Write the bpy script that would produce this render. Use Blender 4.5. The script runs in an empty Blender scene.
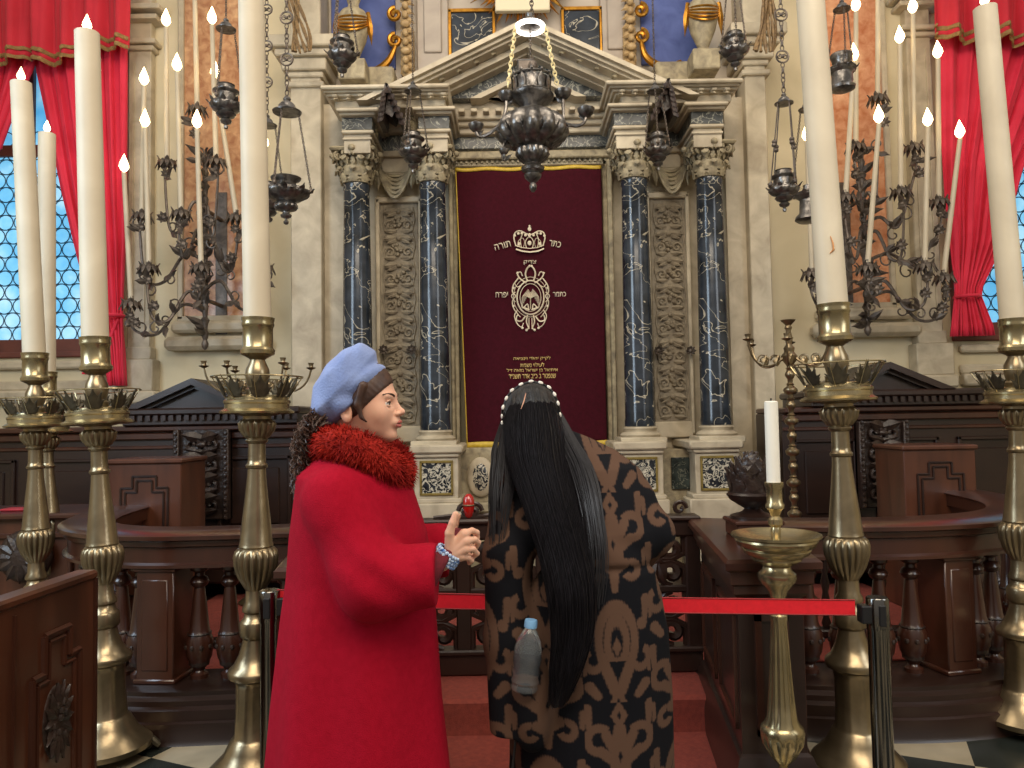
import bpy, math, random
import numpy as np
from mathutils import Vector, Matrix
random.seed(7); RNG = np.random.RandomState(7)
PI = math.pi; C = bpy.context.scene.collection
sc = bpy.context.scene

# ---------------------------------------------------------------- camera
F_PX = 760.0; CAM = Vector((0, 0, 1.55))
PITCH = math.atan(35/F_PX); ROLL = math.radians(1.0)
F_ = Vector((0, math.cos(PITCH), math.sin(PITCH)))
U0 = Vector((0, -math.sin(PITCH), math.cos(PITCH))); R0 = Vector((1, 0, 0))
R_ = R0*math.cos(ROLL) - U0*math.sin(ROLL); U_ = R0*math.sin(ROLL) + U0*math.cos(ROLL)
cd = bpy.data.cameras.new('camera'); co = bpy.data.objects.new('camera', cd); C.objects.link(co)
cd.sensor_width = 36; cd.lens = 36*F_PX/1024; cd.clip_end = 100
m = Matrix((R_, U_, -F_)).transposed().to_4x4(); m.translation = CAM; co.matrix_world = m
sc.camera = co

def W(px, py, Y):
    "point of the place at depth Y (metres in front of the camera) seen at a pixel"
    d = F_ + R_*((px-512)/F_PX) - U_*((py-384)/F_PX)
    return CAM + d*(Y/d.y)
def WX(px, Y): return W(px, 300, Y).x
def WZ(py, Y, px=530): return W(px, py, Y).z

# ---------------------------------------------------------------- light
w = bpy.data.worlds.new('world'); sc.world = w; w.use_nodes = True
wn = w.node_tree.nodes; wl = w.node_tree.links
bg = wn['Background']; bg.inputs[1].default_value = 0.55
tc = wn.new('ShaderNodeTexCoord'); sx = wn.new('ShaderNodeSeparateXYZ'); wl.new(tc.outputs['Generated'], sx.inputs[0])
rp = wn.new('ShaderNodeValToRGB'); mr = wn.new('ShaderNodeMapRange')
mr.inputs[1].default_value = -1; mr.inputs[2].default_value = 1
wl.new(sx.outputs[2], mr.inputs[0]); wl.new(mr.outputs[0], rp.inputs[0]); wl.new(rp.outputs[0], bg.inputs[0])
rp.color_ramp.elements[0].color = (.20, .16, .13, 1); rp.color_ramp.elements[0].position = .25
rp.color_ramp.elements[1].color = (.92, .86, .78, 1); rp.color_ramp.elements[1].position = .8
def area(name, loc, target, size, power, col):
    l = bpy.data.lights.new(name, 'AREA'); l.shape = 'RECTANGLE'; l.size, l.size_y = size
    l.energy = power; l.color = col
    o = bpy.data.objects.new(name, l); C.objects.link(o); o.location = loc
    o.rotation_euler = (Vector(target)-Vector(loc)).to_track_quat('-Z', 'Y').to_euler(); return o
area('hall_chandeliers', (0.3, -0.8, 6.0), (0, 6.5, 1.8), (5, 2.5), 330, (1, .86, .68))
area('altar_lights', (0, 4.2, 6.4), (0, 7.2, 2.0), (4.5, 1.0), 110, (1, .86, .68))
area('north_windows', (-4.6, 1.5, 3.6), (0.5, 4.2, 1.2), (2.2, 2.6), 190, (.66, .83, 1))
area('south_windows', (4.8, 0.5, 3.8), (-0.2, 4.2, 1.3), (2.0, 2.4), 70, (.9, .95, 1))
vs = sc.view_settings; sc.display_settings.display_device = 'sRGB'
vs.view_transform = 'Standard'; vs.look = 'None'; vs.gamma = 1; vs.use_curve_mapping = False; vs.exposure = 0.0

# ---------------------------------------------------------------- materials
def rgb(h):
    h = h.lstrip('#'); c = [int(h[i:i+2], 16)/255 for i in (0, 2, 4)]
    return tuple([(x/12.92 if x <= .04045 else ((x+.055)/1.055)**2.4) for x in c]+[1])
def newmat(name):
    mt = bpy.data.materials.new(name); mt.use_nodes = True
    return mt, mt.node_tree.nodes, mt.node_tree.links, mt.node_tree.nodes['Principled BSDF']
def mat(name, c1, c2=None, rough=.5, metal=0, scale=6, stretch=(1, 1, 1), bump=0, bscale=None, contrast=.25, detail=4, emit=None, estr=0, coat=0, sheen=0, kind='noise', spec=None, trans=0, alpha=1):
    mt, n, l, b = newmat(name)
    b.inputs['Roughness'].default_value = rough; b.inputs['Metallic'].default_value = metal
    b.inputs['Base Color'].default_value = rgb(c1)
    if coat: b.inputs['Coat Weight'].default_value = coat; b.inputs['Coat Roughness'].default_value = .15
    if sheen: b.inputs['Sheen Weight'].default_value = sheen
    if spec is not None: b.inputs['Specular IOR Level'].default_value = spec
    if trans: b.inputs['Transmission Weight'].default_value = trans
    if emit: b.inputs['Emission Color'].default_value = rgb(emit); b.inputs['Emission Strength'].default_value = estr
    t = n.new('ShaderNodeTexCoord'); mp = n.new('ShaderNodeMapping'); l.new(t.outputs['Object'], mp.inputs[0])
    mp.inputs['Scale'].default_value = stretch
    if c2:
        tx = n.new('ShaderNodeTexNoise'); tx.inputs['Scale'].default_value = scale; tx.inputs['Detail'].default_value = detail
        tx.inputs['Distortion'].default_value = .6; l.new(mp.outputs[0], tx.inputs[0])
        r = n.new('ShaderNodeValToRGB'); l.new(tx.outputs[0], r.inputs[0]); l.new(r.outputs[0], b.inputs['Base Color'])
        r.color_ramp.elements[0].position = .5-contrast; r.color_ramp.elements[1].position = .5+contrast
        r.color_ramp.elements[0].color = rgb(c1); r.color_ramp.elements[1].color = rgb(c2)
    if bump:
        bt = n.new('ShaderNodeTexNoise' if kind == 'noise' else 'ShaderNodeTexVoronoi'); bt.inputs['Scale'].default_value = bscale or scale*3
        l.new(mp.outputs[0], bt.inputs[0]); bb = n.new('ShaderNodeBump'); bb.inputs['Strength'].default_value = bump; bb.inputs['Distance'].default_value = .01
        l.new(bt.outputs[0], bb.inputs['Height']); l.new(bb.outputs[0], b.inputs['Normal'])
    return mt
def veined(name, base, dark, vein, scale=3.0, thin=.02, rough=.18, pos=.5, stretch=(1, 1, 1), vs=1.0):
    mt, n, l, b = newmat(name); b.inputs['Roughness'].default_value = rough
    t = n.new('ShaderNodeTexCoord'); mp = n.new('ShaderNodeMapping'); l.new(t.outputs['Object'], mp.inputs[0])
    mp.inputs['Scale'].default_value = stretch; mp.inputs['Rotation'].default_value = (.5, .35, .2)
    a = n.new('ShaderNodeTexNoise'); a.inputs['Scale'].default_value = scale*1.4; a.inputs['Detail'].default_value = 6; l.new(mp.outputs[0], a.inputs[0])
    r = n.new('ShaderNodeValToRGB'); l.new(a.outputs[0], r.inputs[0])
    r.color_ramp.elements[0].position = .35; r.color_ramp.elements[1].position = .65
    r.color_ramp.elements[0].color = rgb(dark); r.color_ramp.elements[1].color = rgb(base)
    v = n.new('ShaderNodeTexNoise'); v.inputs['Scale'].default_value = scale; v.inputs['Detail'].default_value = 3; v.inputs['Distortion'].default_value = 1.4; l.new(mp.outputs[0], v.inputs[0])
    r2 = n.new('ShaderNodeValToRGB'); l.new(v.outputs[0], r2.inputs[0]); e = r2.color_ramp.elements
    e[0].position = pos-thin; e[0].color = (0, 0, 0, 1); e[1].position = pos; e[1].color = (vs, vs, vs, 1)
    x = e.new(pos+thin); x.color = (0, 0, 0, 1)
    mx = n.new('ShaderNodeMix'); mx.data_type = 'RGBA'; l.new(r2.outputs[0], mx.inputs[0])
    l.new(r.outputs[0], mx.inputs[6]); mx.inputs[7].default_value = rgb(vein); l.new(mx.outputs[2], b.inputs['Base Color'])
    return mt

M = {}
M['wall'] = mat('cream_stone', '#c3b695', '#dccfb0', rough=.7, scale=1.7, bump=.1, bscale=9, detail=8)
M['stone'] = mat('pale_stone', '#a1947e', '#cbbfa6', rough=.5, scale=5, bump=.15, bscale=30, contrast=.22, detail=8)
M['stone_worn'] = mat('worn_carved_stone', '#6d6352', '#b5a888', rough=.6, scale=11, bump=.5, bscale=45)
M['relief'] = mat('carved_relief_stone', '#6f6556', '#9b8f79', rough=.65, scale=12, bump=.5, bscale=60)
M['black_marble'] = veined('black_veined_marble', '#39404a', '#1d2228', '#d8cfb8', scale=2.1, thin=.011, rough=.16, stretch=(1.3, 1.3, 1.8), vs=.8)
M['frieze'] = veined('grey_frieze_marble', '#4d5152', '#2c3031', '#a7a698', scale=9, thin=.03, rough=.3)
M['inlay'] = veined('inlay_marble', '#30343a', '#1a1c20', '#d7d0bc', scale=16, thin=.07, rough=.25)
M['red_marble'] = mat('tan_red_marble', '#9a6240', '#cfa47a', rough=.3, scale=13, contrast=.22, detail=9, coat=.3)
M['orange_marble'] = mat('orange_red_marble', '#b2673c', '#dca27a', rough=.25, scale=11, contrast=.22, detail=9, coat=.4)
M['gold'] = mat('gilding', '#c08c35', '#8a5a1c', rough=.32, metal=.85, scale=20)
M['gold_trim'] = mat('yellow_satin_trim', '#d3b53c', '#b18f2a', rough=.5, scale=30)
M['blue'] = mat('blue_painted_plaster', '#39477f', '#5a6aa6', rough=.7, scale=5)
M['brass'] = mat('aged_brass', '#a9987a', '#6a5d47', rough=.3, metal=.88, scale=6, contrast=.3, bump=.06, bscale=40)
M['brass_light'] = mat('polished_brass', '#c0b08a', '#857858', rough=.27, metal=.9, scale=9, contrast=.3)
M['leafmetal'] = mat('dark_bronze_leaf', '#625a48', '#35312a', rough=.45, metal=.6, scale=20)
M['silver'] = mat('tarnished_silver', '#8d8985', '#3d3a38', rough=.3, metal=.8, scale=16, contrast=.2, bump=.4, bscale=45)
M['iron'] = mat('dark_wrought_iron', '#776c62', '#403833', rough=.45, metal=.45, scale=16)
M['wax'] = mat('ivory_wax', '#cfc3ab', '#bbae97', rough=.5, scale=3, spec=.4)
M['wax_white'] = mat('white_wax', '#efece2', '#e2ddce', rough=.4, scale=3)
M['wick'] = mat('burnt_wick', '#1e1a17', rough=.9)
M['flame'] = mat('candle_flame', '#ffd890', emit='#ffe0a8', estr=9)
M['led'] = mat('white_lamp_ring', '#ffffff', emit='#fff6ea', estr=5)
M['lit_chain'] = mat('glowing_gold_chain', '#e8dcae', '#bfa96a', rough=.3, metal=.3, scale=20, emit='#ffeec0', estr=.25)  # faint emission put into the metal to look lit; chains are no lamp
M['wood'] = mat('dark_walnut', '#25130f', '#4f2c1e', rough=.28, scale=4, stretch=(1, 1, .22), contrast=.3, detail=6, coat=.25)
M['wood_dark'] = mat('blackened_walnut', '#1a100d', '#332019', rough=.34, scale=4, stretch=(.3, 1, 1), contrast=.3, detail=6, coat=.1)
M['wood_red'] = mat('red_brown_walnut', '#331b12', '#5c3422', rough=.33, scale=5, stretch=(1.4, 1.4, .25), contrast=.25, detail=8, coat=.12)
M['wood_carved'] = mat('carved_walnut', '#1f1614', '#3b2c25', rough=.38, scale=9, bump=.6, bscale=40, coat=.1)
M['carpet'] = mat('red_carpet', '#6b2b23', '#86392d', rough=.95, scale=40, bump=.4, bscale=300)
M['curtain_red'] = mat('crimson_curtain', '#cf1a38', '#e6304f', rough=.75, scale=3, sheen=.1)  # base colour brightened to mimic window light coming through the cloth
M['curtain_swag'] = mat('crimson_swag', '#b8182a', '#cf2236', rough=.75, scale=3, sheen=.1)
M['braid'] = mat('ochre_braid', '#a2814c', '#7b5c33', rough=.7, scale=40)
M['velvet'] = mat('burgundy_velvet', '#33040f', '#420818', rough=.85, scale=30, sheen=.05, spec=.15)
M['embroidery'] = mat('pale_embroidery', '#e9ddc6', '#cdbd9e', rough=.6, scale=60)
M['gold_thread'] = mat('gold_thread', '#d8bb76', rough=.5)
M['window_wood'] = mat('window_frame_wood', '#532a22', '#6f3a2e', rough=.5, scale=5)
M['lead'] = mat('window_lead', '#2c4d63', rough=.5, metal=.3)
M['black'] = mat('black_plastic', '#17171a', rough=.4)
M['chrome'] = mat('brushed_steel', '#7c7a77', '#5a5752', rough=.16, metal=1, scale=3)
M['belt'] = mat('red_webbing', '#e2172a', '#d01222', rough=.55, scale=50)
M['belt_edge'] = mat('dark_red_webbing_edge', '#8a0d15', rough=.6)
M['tablet'] = mat('pale_tablet', '#d9ceb0', rough=.6)
M['redglass'] = mat('red_glass', '#a31712', rough=.1, coat=.6)

# ---------------------------------------------------------------- mesh helpers
class MB:
    def __init__(s): s.v = []; s.f = []; s.mi = []; s.cur = 0
    def add(s, vs, fs, T=None):
        o = len(s.v)
        for p in vs:
            p = Vector(p)
            if T is not None: p = T @ p
            s.v.append((p.x, p.y, p.z))
        for f in fs: s.f.append(tuple(i+o for i in f)); s.mi.append(s.cur)
        return s
    def box(s, x0, y0, z0, x1, y1, z1, T=None, bev=0):
        if x0 > x1: x0, x1 = x1, x0
        if y0 > y1: y0, y1 = y1, y0
        if z0 > z1: z0, z1 = z1, z0
        if bev <= 0:
            return s.add([(x0,y0,z0),(x1,y0,z0),(x1,y1,z0),(x0,y1,z0),(x0,y0,z1),(x1,y0,z1),(x1,y1,z1),(x0,y1,z1)],
                  [(0,3,2,1),(4,5,6,7),(0,1,5,4),(1,2,6,5),(2,3,7,6),(3,0,4,7)], T)
        b = min(bev, (x1-x0)/2.1, (y1-y0)/2.1, (z1-z0)/2.1); rings = []
        for z, k in ((z0, b), (z0+b, 0), (z1-b, 0), (z1, b)):
            rings.append([(x0+k+b*(0 if k else 1), y0+k, z), (x1-k-b*(0 if k else 1), y0+k, z), (x1-k, y0+k+b*(0 if k else 1), z), (x1-k, y1-k-b*(0 if k else 1), z),
                          (x1-k-b*(0 if k else 1), y1-k, z), (x0+k+b*(0 if k else 1), y1-k, z), (x0+k, y1-k-b*(0 if k else 1), z), (x0+k, y0+k+b*(0 if k else 1), z)])
        vs = [p for r in rings for p in r]; fs = []
        for r in range(3):
            for i in range(8): j = (i+1) % 8; fs.append((r*8+i, r*8+j, r*8+8+j, r*8+8+i))
        fs.append(tuple(range(7, -1, -1))); fs.append(tuple(range(24, 32)))
        return s.add(vs, fs, T)
    def lathe(s, prof, n=24, T=None, cap=True, sq=0):
        "prof rows (r, z[, flutes, depth])"
        vs = []; fs = []
        for row in prof:
            r, z = row[0], row[1]; fl = row[2] if len(row) > 2 else 0; dp = row[3] if len(row) > 3 else 0
            for i in range(n):
                a = 2*PI*i/n; rr = r*(1+dp*(abs(math.cos(a*fl/2))-.5)) if fl else r
                if sq: c_, s_ = abs(math.cos(a+PI/4*0)), abs(math.sin(a)); rr = r/max(c_, s_)
                vs.append((rr*math.cos(a), rr*math.sin(a), z))
        m_ = len(prof)
        for k in range(m_-1):
            for i in range(n): j = (i+1) % n; fs.append((k*n+i, k*n+j, (k+1)*n+j, (k+1)*n+i))
        if cap: fs.append(tuple(range(n-1, -1, -1))); fs.append(tuple(range((m_-1)*n, m_*n)))
        return s.add(vs, fs, T)
    def tube(s, pts, r, n=8, cap=True, closed=False, flat=1.0):
        pts = [Vector(p) for p in pts]; m_ = len(pts); vs = []; fs = []
        rs = r if isinstance(r, (list, tuple)) else [r]*m_
        prev = None
        for k in range(m_):
            if closed: t = pts[(k+1) % m_]-pts[k-1]
            else: t = pts[min(k+1, m_-1)]-pts[max(k-1, 0)]
            if t.length < 1e-9: t = Vector((0, 0, 1))
            t.normalize()
            if prev is None: a = t.orthogonal().normalized()
            else:
                a = prev-t*prev.dot(t)
                a = a.normalized() if a.length > 1e-6 else t.orthogonal().normalized()
            prev = a; b = t.cross(a)
            for i in range(n):
                g = 2*PI*i/n; p = pts[k]+a*(rs[k]*math.cos(g))+b*(rs[k]*flat*math.sin(g)); vs.append(p)
        for k in range(m_-1+(1 if closed else 0)):
            k2 = (k+1) % m_
            for i in range(n): j = (i+1) % n; fs.append((k*n+i, k*n+j, k2*n+j, k2*n+i))
        if cap and not closed: fs.append(tuple(range(n-1, -1, -1))); fs.append(tuple(range((m_-1)*n, m_*n)))
        return s.add(vs, fs)
    def torus(s, c, R, r, n=16, k=6, T=None, ax='z'):
        vs = []; fs = []
        for i in range(n):
            a = 2*PI*i/n
            for j in range(k):
                b = 2*PI*j/k; q = R+r*math.cos(b); p = (q*math.cos(a), q*math.sin(a), r*math.sin(b))
                if ax == 'y': p = (p[0], p[2], p[1])
                if ax == 'x': p = (p[2], p[0], p[1])
                vs.append((p[0]+c[0], p[1]+c[1], p[2]+c[2]))
        for i in range(n):
            for j in range(k): fs.append((i*k+j, ((i+1) % n)*k+j, ((i+1) % n)*k+(j+1) % k, i*k+(j+1) % k))
        return s.add(vs, fs, T)
    def ball(s, c, r, n=10, k=7, T=None):
        if not isinstance(r, (tuple, list)): r = (r, r, r)
        vs = [(c[0], c[1], c[2]-r[2])]; fs = []
        for j in range(1, k):
            b = -PI/2+PI*j/k
            for i in range(n):
                a = 2*PI*i/n; vs.append((c[0]+r[0]*math.cos(b)*math.cos(a), c[1]+r[1]*math.cos(b)*math.sin(a), c[2]+r[2]*math.sin(b)))
        vs.append((c[0], c[1], c[2]+r[2])); L = len(vs)-1
        for i in range(n): j = (i+1) % n; fs.append((0, 1+j, 1+i)); fs.append((L, L-n+i, L-n+j))
        for q in range(k-2):
            for i in range(n): j = (i+1) % n; fs.append((1+q*n+i, 1+q*n+j, 1+(q+1)*n+j, 1+(q+1)*n+i))
        return s.add(vs, fs, T)
    def prism(s, poly, y0, y1, T=None):
        "poly in (x,z), extruded along y"
        n = len(poly); vs = [(x, y0, z) for x, z in poly]+[(x, y1, z) for x, z in poly]
        fs = [tuple(range(n)), tuple(range(2*n-1, n-1, -1))]
        for i in range(n): j = (i+1) % n; fs.append((i, i+n, j+n, j))
        return s.add(vs, fs, T)
    def grid(s, fn, nu, nv, T=None, closed=False):
        vs = [fn(i/nu, j/nv) for j in range(nv+1) for i in range(nu+1)]; fs = []
        for j in range(nv):
            for i in range(nu): a = j*(nu+1)+i; fs.append((a, a+1, a+nu+2, a+nu+1))
        return s.add(vs, fs, T)
    def leaf(s, base, tip, width, curl=.0, nrm=(0, -1, 0), n=5, lobes=0):
        "pointed leaf with a raised midrib, two-sided thickness"
        base, tip = Vector(base), Vector(tip); d = tip-base; L = d.length; d.normalize(); nn = Vector(nrm)
        sd = d.cross(nn)
        sd = sd.normalized() if sd.length > 1e-6 else d.orthogonal().normalized()
        up = sd.cross(d); th = width*.12; vs = []; fs = []
        for k in range(n+1):
            t = k/n; wdt = width*.5*math.sin(PI*(.12+.88*t)**.8 if t < 1 else PI)*(1 if not lobes else (.72+.42*abs(math.cos(t*PI*lobes))))
            c = base+d*(L*t)+up*(curl*L*math.sin(PI*t*.5)**2)
            vs += [c-sd*wdt, c+up*(th+wdt*.25), c+sd*wdt, c-up*th]
        for k in range(n):
            for i in range(4): j = (i+1) % 4; fs.append((k*4+i, k*4+j, k*4+4+j, k*4+4+i))
        fs.append((3, 2, 1, 0)); fs.append((n*4, n*4+1, n*4+2, n*4+3))
        return s.add(vs, fs)
    def ngon_plate(s, poly3, nrm, th):
        nrm = Vector(nrm)*th; n = len(poly3); vs = [Vector(p) for p in poly3]; vs += [p+nrm for p in vs[:n]]
        fs = [tuple(range(n)), tuple(range(2*n-1, n-1, -1))]+[(i, i+n, (i+1) % n+n, (i+1) % n) for i in range(n)]
        return s.add(vs, fs)
    def build(s, name, mt, parent=None, world=False, smooth=40, kind=None, label=None):
        me = bpy.data.meshes.new(name)
        if world and parent is not None:
            wl_ = WLOC.get(parent.name, Vector((0, 0, 0))); s.v = [(x-wl_.x, y-wl_.y, z-wl_.z) for x, y, z in s.v]
        me.from_pydata(s.v, [], s.f)
        for mm in (mt if isinstance(mt, (list, tuple)) else [mt]): me.materials.append(M[mm] if isinstance(mm, str) else mm)
        if any(s.mi): me.polygons.foreach_set('material_index', s.mi)
        fixn(me)
        if smooth: me.polygons.foreach_set('use_smooth', [True]*len(me.polygons)); me.set_sharp_from_angle(angle=math.radians(smooth))
        me.update()
        o = bpy.data.objects.new(name, me); C.objects.link(o)
        if parent is not None:
            o.parent = parent
            if world: WLOC[o.name] = WLOC.get(parent.name, Vector((0, 0, 0)))
        if kind: o['kind'] = kind
        if label: o['label'] = label
        return o
import bmesh
def fixn(me):
    b = bmesh.new(); b.from_mesh(me); bmesh.ops.recalc_face_normals(b, faces=b.faces); b.to_mesh(me); b.free()
WLOC = {}
def thing(name, label, cat, loc=(0, 0, 0), rotz=0, group=None):
    o = bpy.data.objects.new(name, None); C.objects.link(o); o.empty_display_size = .05
    o.location = loc; o.rotation_euler = (0, 0, rotz); o['label'] = label; o['category'] = cat
    if group: o['group'] = group
    WLOC[o.name] = Vector(loc); return o
def tag(o, label, cat, group=None):
    o['label'] = label; o['category'] = cat
    if group: o['group'] = group
    return o
def struct(name, mb, mt, parent=None, **k):
    o = mb.build(name, mt, parent, **k)
    if parent is None: o['kind'] = 'structure'
    return o
def recentre(o, loc):
    "put a single mesh's origin at its base"
    loc = Vector(loc); o.data.transform(Matrix.Translation(-loc)); o.location = loc; return o
def copy_tree(o, parent=None):
    c = o.copy(); C.objects.link(c)
    if parent is not None: c.parent = parent
    for ch in list(o.children): copy_tree(ch, c)
    return c
def place(o, loc, rotz=0, scale=None, label=None, group=None):
    o.location = loc; o.rotation_euler = (0, 0, rotz)
    if scale: o.scale = (scale,)*3 if not isinstance(scale, tuple) else scale
    if label: o['label'] = label
    if group: o['group'] = group
    return o
def bez(p0, p1, p2, p3, n=12):
    p0, p1, p2, p3 = map(Vector, (p0, p1, p2, p3)); out = []
    for i in range(n+1):
        t = i/n; out.append(p0*(1-t)**3+p1*3*t*(1-t)**2+p2*3*t*t*(1-t)+p3*t**3)
    return out
def catmull(P, n=6, closed=False):
    P = [Vector(p) for p in P]; out = []; L = len(P)
    for i in range(L if closed else L-1):
        a = P[(i-1) % L] if closed or i > 0 else P[0]; b = P[i]; c = P[(i+1) % L]; d = P[(i+2) % L] if closed or i+2 < L else P[-1]
        for k in range(n):
            t = k/n; out.append(.5*((2*b)+(c-a)*t+(2*a-5*b+4*c-d)*t*t+(3*b-a-3*c+d)*t**3))
    if not closed: out.append(P[-1])
    return out
def spiral(c, r0, r1, a0, turns, plane='xz', n=16, y=0):
    out = []
    for i in range(n+1):
        t = i/n; a = a0+turns*2*PI*t; r = r0+(r1-r0)*t; x, z = c[0]+r*math.cos(a), c[-1]+r*math.sin(a)
        out.append((x, c[1], z))
    return out

# ---- signed-distance sculpting (surface nets) for bodies, cloth and hair masses
def surfnet(f, lo, hi, h):
    ax = [np.arange(lo[i], hi[i]+h, h) for i in range(3)]
    X, Y, Z = np.meshgrid(*ax, indexing='ij'); V = f(X, Y, Z).astype(np.float32); ins = V < 0
    nx, ny, nz = [len(a)-1 for a in ax]
    cnt = np.zeros((nx, ny, nz), np.float32); S = np.zeros((3, nx, ny, nz), np.float32)
    offs = [(a, b, c) for a in (0, 1) for b in (0, 1) for c in (0, 1)]
    def sl(o): return (slice(o[0], o[0]+nx), slice(o[1], o[1]+ny), slice(o[2], o[2]+nz))
    for o in offs:
        for d in range(3):
            if o[d] == 0:
                o2 = list(o); o2[d] = 1; A, B = V[sl(o)], V[sl(o2)]; cr = (A < 0) != (B < 0)
                t = np.where(cr, A/np.where(cr, A-B, 1), 0); cnt += cr
                for q in range(3): S[q] += np.where(cr, o[q]+(t if q == d else 0), 0)
    mk = cnt > 0; idx = -np.ones((nx, ny, nz), np.int64); idx[mk] = np.arange(mk.sum())
    I = np.argwhere(mk).astype(np.float32); P = I+(S[:, mk]/cnt[mk]).T
    verts = P*h+np.array(lo, np.float32); quads = []
    for d in range(3):
        a, b = (d+1) % 3, (d+2) % 3
        s0 = [slice(0, -1)]*3; s0 = [slice(1, n_) for n_ in (nx, ny, nz)]; s0[d] = slice(0, (nx, ny, nz)[d]); s1 = list(s0); s1[d] = slice(1, (nx, ny, nz)[d]+1)
        A, B = ins[tuple(s0)], ins[tuple(s1)]; w_ = np.argwhere(A != B); fl = A[A != B]
        base = w_.copy(); 
        for q in range(3):
            if q != d: base[:, q] += 1
        def g(da, db):
            p = base.copy(); p[:, a] += da; p[:, b] += db; return idx[p[:, 0], p[:, 1], p[:, 2]]
        q4 = np.stack([g(-1, -1), g(0, -1), g(0, 0), g(-1, 0)], 1); q4[~fl] = q4[~fl][:, ::-1]; quads.append(q4)
    return verts, np.concatenate(quads)
def npmesh(name, v, q, mt, parent=None, loc=(0, 0, 0), smooth=True, cols=None):
    me = bpy.data.meshes.new(name); loc = Vector(loc)
    v = v-np.array(loc, np.float32)
    me.vertices.add(len(v)); me.vertices.foreach_set('co', v.astype(np.float32).ravel())
    k = q.shape[1]; me.loops.add(q.size); me.loops.foreach_set('vertex_index', q.astype(np.int32).ravel())
    me.polygons.add(len(q)); me.polygons.foreach_set('loop_start', np.arange(0, q.size, k, dtype=np.int32)); me.polygons.foreach_set('loop_total', np.full(len(q), k, np.int32))
    me.polygons.foreach_set('use_smooth', np.full(len(q), smooth)); me.update(calc_edges=True); me.validate()
    if cols is not None:
        ca = me.color_attributes.new('pattern', 'FLOAT_COLOR', 'POINT')
        ca.data.foreach_set('color', np.concatenate([cols, np.ones((len(cols), 1))], 1).astype(np.float32).ravel())
    me.materials.append(M[mt] if isinstance(mt, str) else mt)
    o = bpy.data.objects.new(name, me); C.objects.link(o)
    if parent is not None: o.parent = parent
    return o
def smin(a, b, k): h = np.clip(.5+.5*(b-a)/k, 0, 1); return b*(1-h)+a*h-k*h*(1-h)
def smax(a, b, k): return -smin(-a, -b, k)
def ell(X, Y, Z, c, r, ry=0, rz=0):
    x, y, z = X-c[0], Y-c[1], Z-c[2]
    if ry: x, z = x*math.cos(ry)+z*math.sin(ry), -x*math.sin(ry)+z*math.cos(ry)
    if rz: x, y = x*math.cos(rz)+y*math.sin(rz), -x*math.sin(rz)+y*math.cos(rz)
    k0 = np.sqrt((x/r[0])**2+(y/r[1])**2+(z/r[2])**2); k1 = np.sqrt((x/r[0]**2)**2+(y/r[1]**2)**2+(z/r[2]**2)**2)
    return k0*(k0-1)/np.maximum(k1, 1e-6)
def cone(X, Y, Z, a, b, r1, r2):
    ba = [b[i]-a[i] for i in range(3)]; L = sum(t*t for t in ba)+1e-12
    x, y, z = X-a[0], Y-a[1], Z-a[2]; t = np.clip((x*ba[0]+y*ba[1]+z*ba[2])/L, 0, 1)
    return np.sqrt((x-t*ba[0])**2+(y-t*ba[1])**2+(z-t*ba[2])**2)-(r1+(r2-r1)*t)
def chain_sdf(X, Y, Z, pts, k=.01):
    d = None
    for (a, ra), (b, rb) in zip(pts, pts[1:]):
        e = cone(X, Y, Z, a, b, ra, rb); d = e if d is None else smin(d, e, k)
    return d
def tower(X, Y, Z, rows, fold=0, nf=9, ph=0):
    "rows (z, cx, cy, rx, ry) stacked ellipses"
    rows = sorted(rows); zs = [r[0] for r in rows]
    g = [np.interp(Z, zs, [r[i] for r in rows]) for i in range(1, 5)]
    x, y = X-g[0], Y-g[1]; k = np.sqrt((x/g[2])**2+(y/g[3])**2)
    d = (k-1)*np.minimum(g[2], g[3])
    if fold:
        a = np.arctan2(y/g[3], x/g[2]); d = d+fold*np.sin(a*nf+ph)*np.clip((zs[-1]-Z)/(zs[-1]-zs[0]), 0, 1)
    return np.maximum(np.maximum(d, Z-zs[-1]), zs[0]-Z)
# ================================================================= the room
def floor_mat():
    mt, n, l, b = newmat('checker_marble'); b.inputs['Roughness'].default_value = .22
    t = n.new('ShaderNodeTexCoord'); mp = n.new('ShaderNodeMapping'); mp.inputs['Rotation'].default_value = (0, 0, .42); l.new(t.outputs['Object'], mp.inputs[0])
    c = n.new('ShaderNodeTexChecker'); c.inputs['Scale'].default_value = 2.3; l.new(mp.outputs[0], c.inputs[0])
    c.inputs[1].default_value = rgb('#b9ad94'); c.inputs[2].default_value = rgb('#2f3431')
    no = n.new('ShaderNodeTexNoise'); no.inputs['Scale'].default_value = 5; no.inputs['Detail'].default_value = 6
    mx = n.new('ShaderNodeMix'); mx.data_type = 'RGBA'; mx.blend_type = 'MULTIPLY'; mx.inputs[0].default_value = .6
    l.new(t.outputs['Object'], no.inputs[0]); l.new(c.outputs[0], mx.inputs[6]); l.new(no.outputs[0], mx.inputs[7]); l.new(mx.outputs[2], b.inputs['Base Color'])
    return mt
M['floor'] = floor_mat()
struct('floor', MB().box(-6.6, -2.6, -.1, 6.6, 8.0, 0), 'floor', smooth=0)
YW = 7.8; TOPZ = 6.4
lx0, lx1 = -6.3, WX(112, YW); rx0, rx1 = WX(950, YW), 6.3
lz = W(45, 352, YW).z; rz = W(990, 335, YW).z; wt = 6.1
wb = MB().box(-6.6, YW, 0, 6.6, YW+.35, min(lz, rz)).box(-6.6, YW, wt, 6.6, YW+.35, TOPZ)
wb.box(lx1, YW, min(lz, rz), rx0, YW+.35, wt).box(-6.6, YW, min(lz, rz), lx0, YW+.35, wt).box(rx1, YW, min(lz, rz), 6.6, YW+.35, wt)
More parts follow.
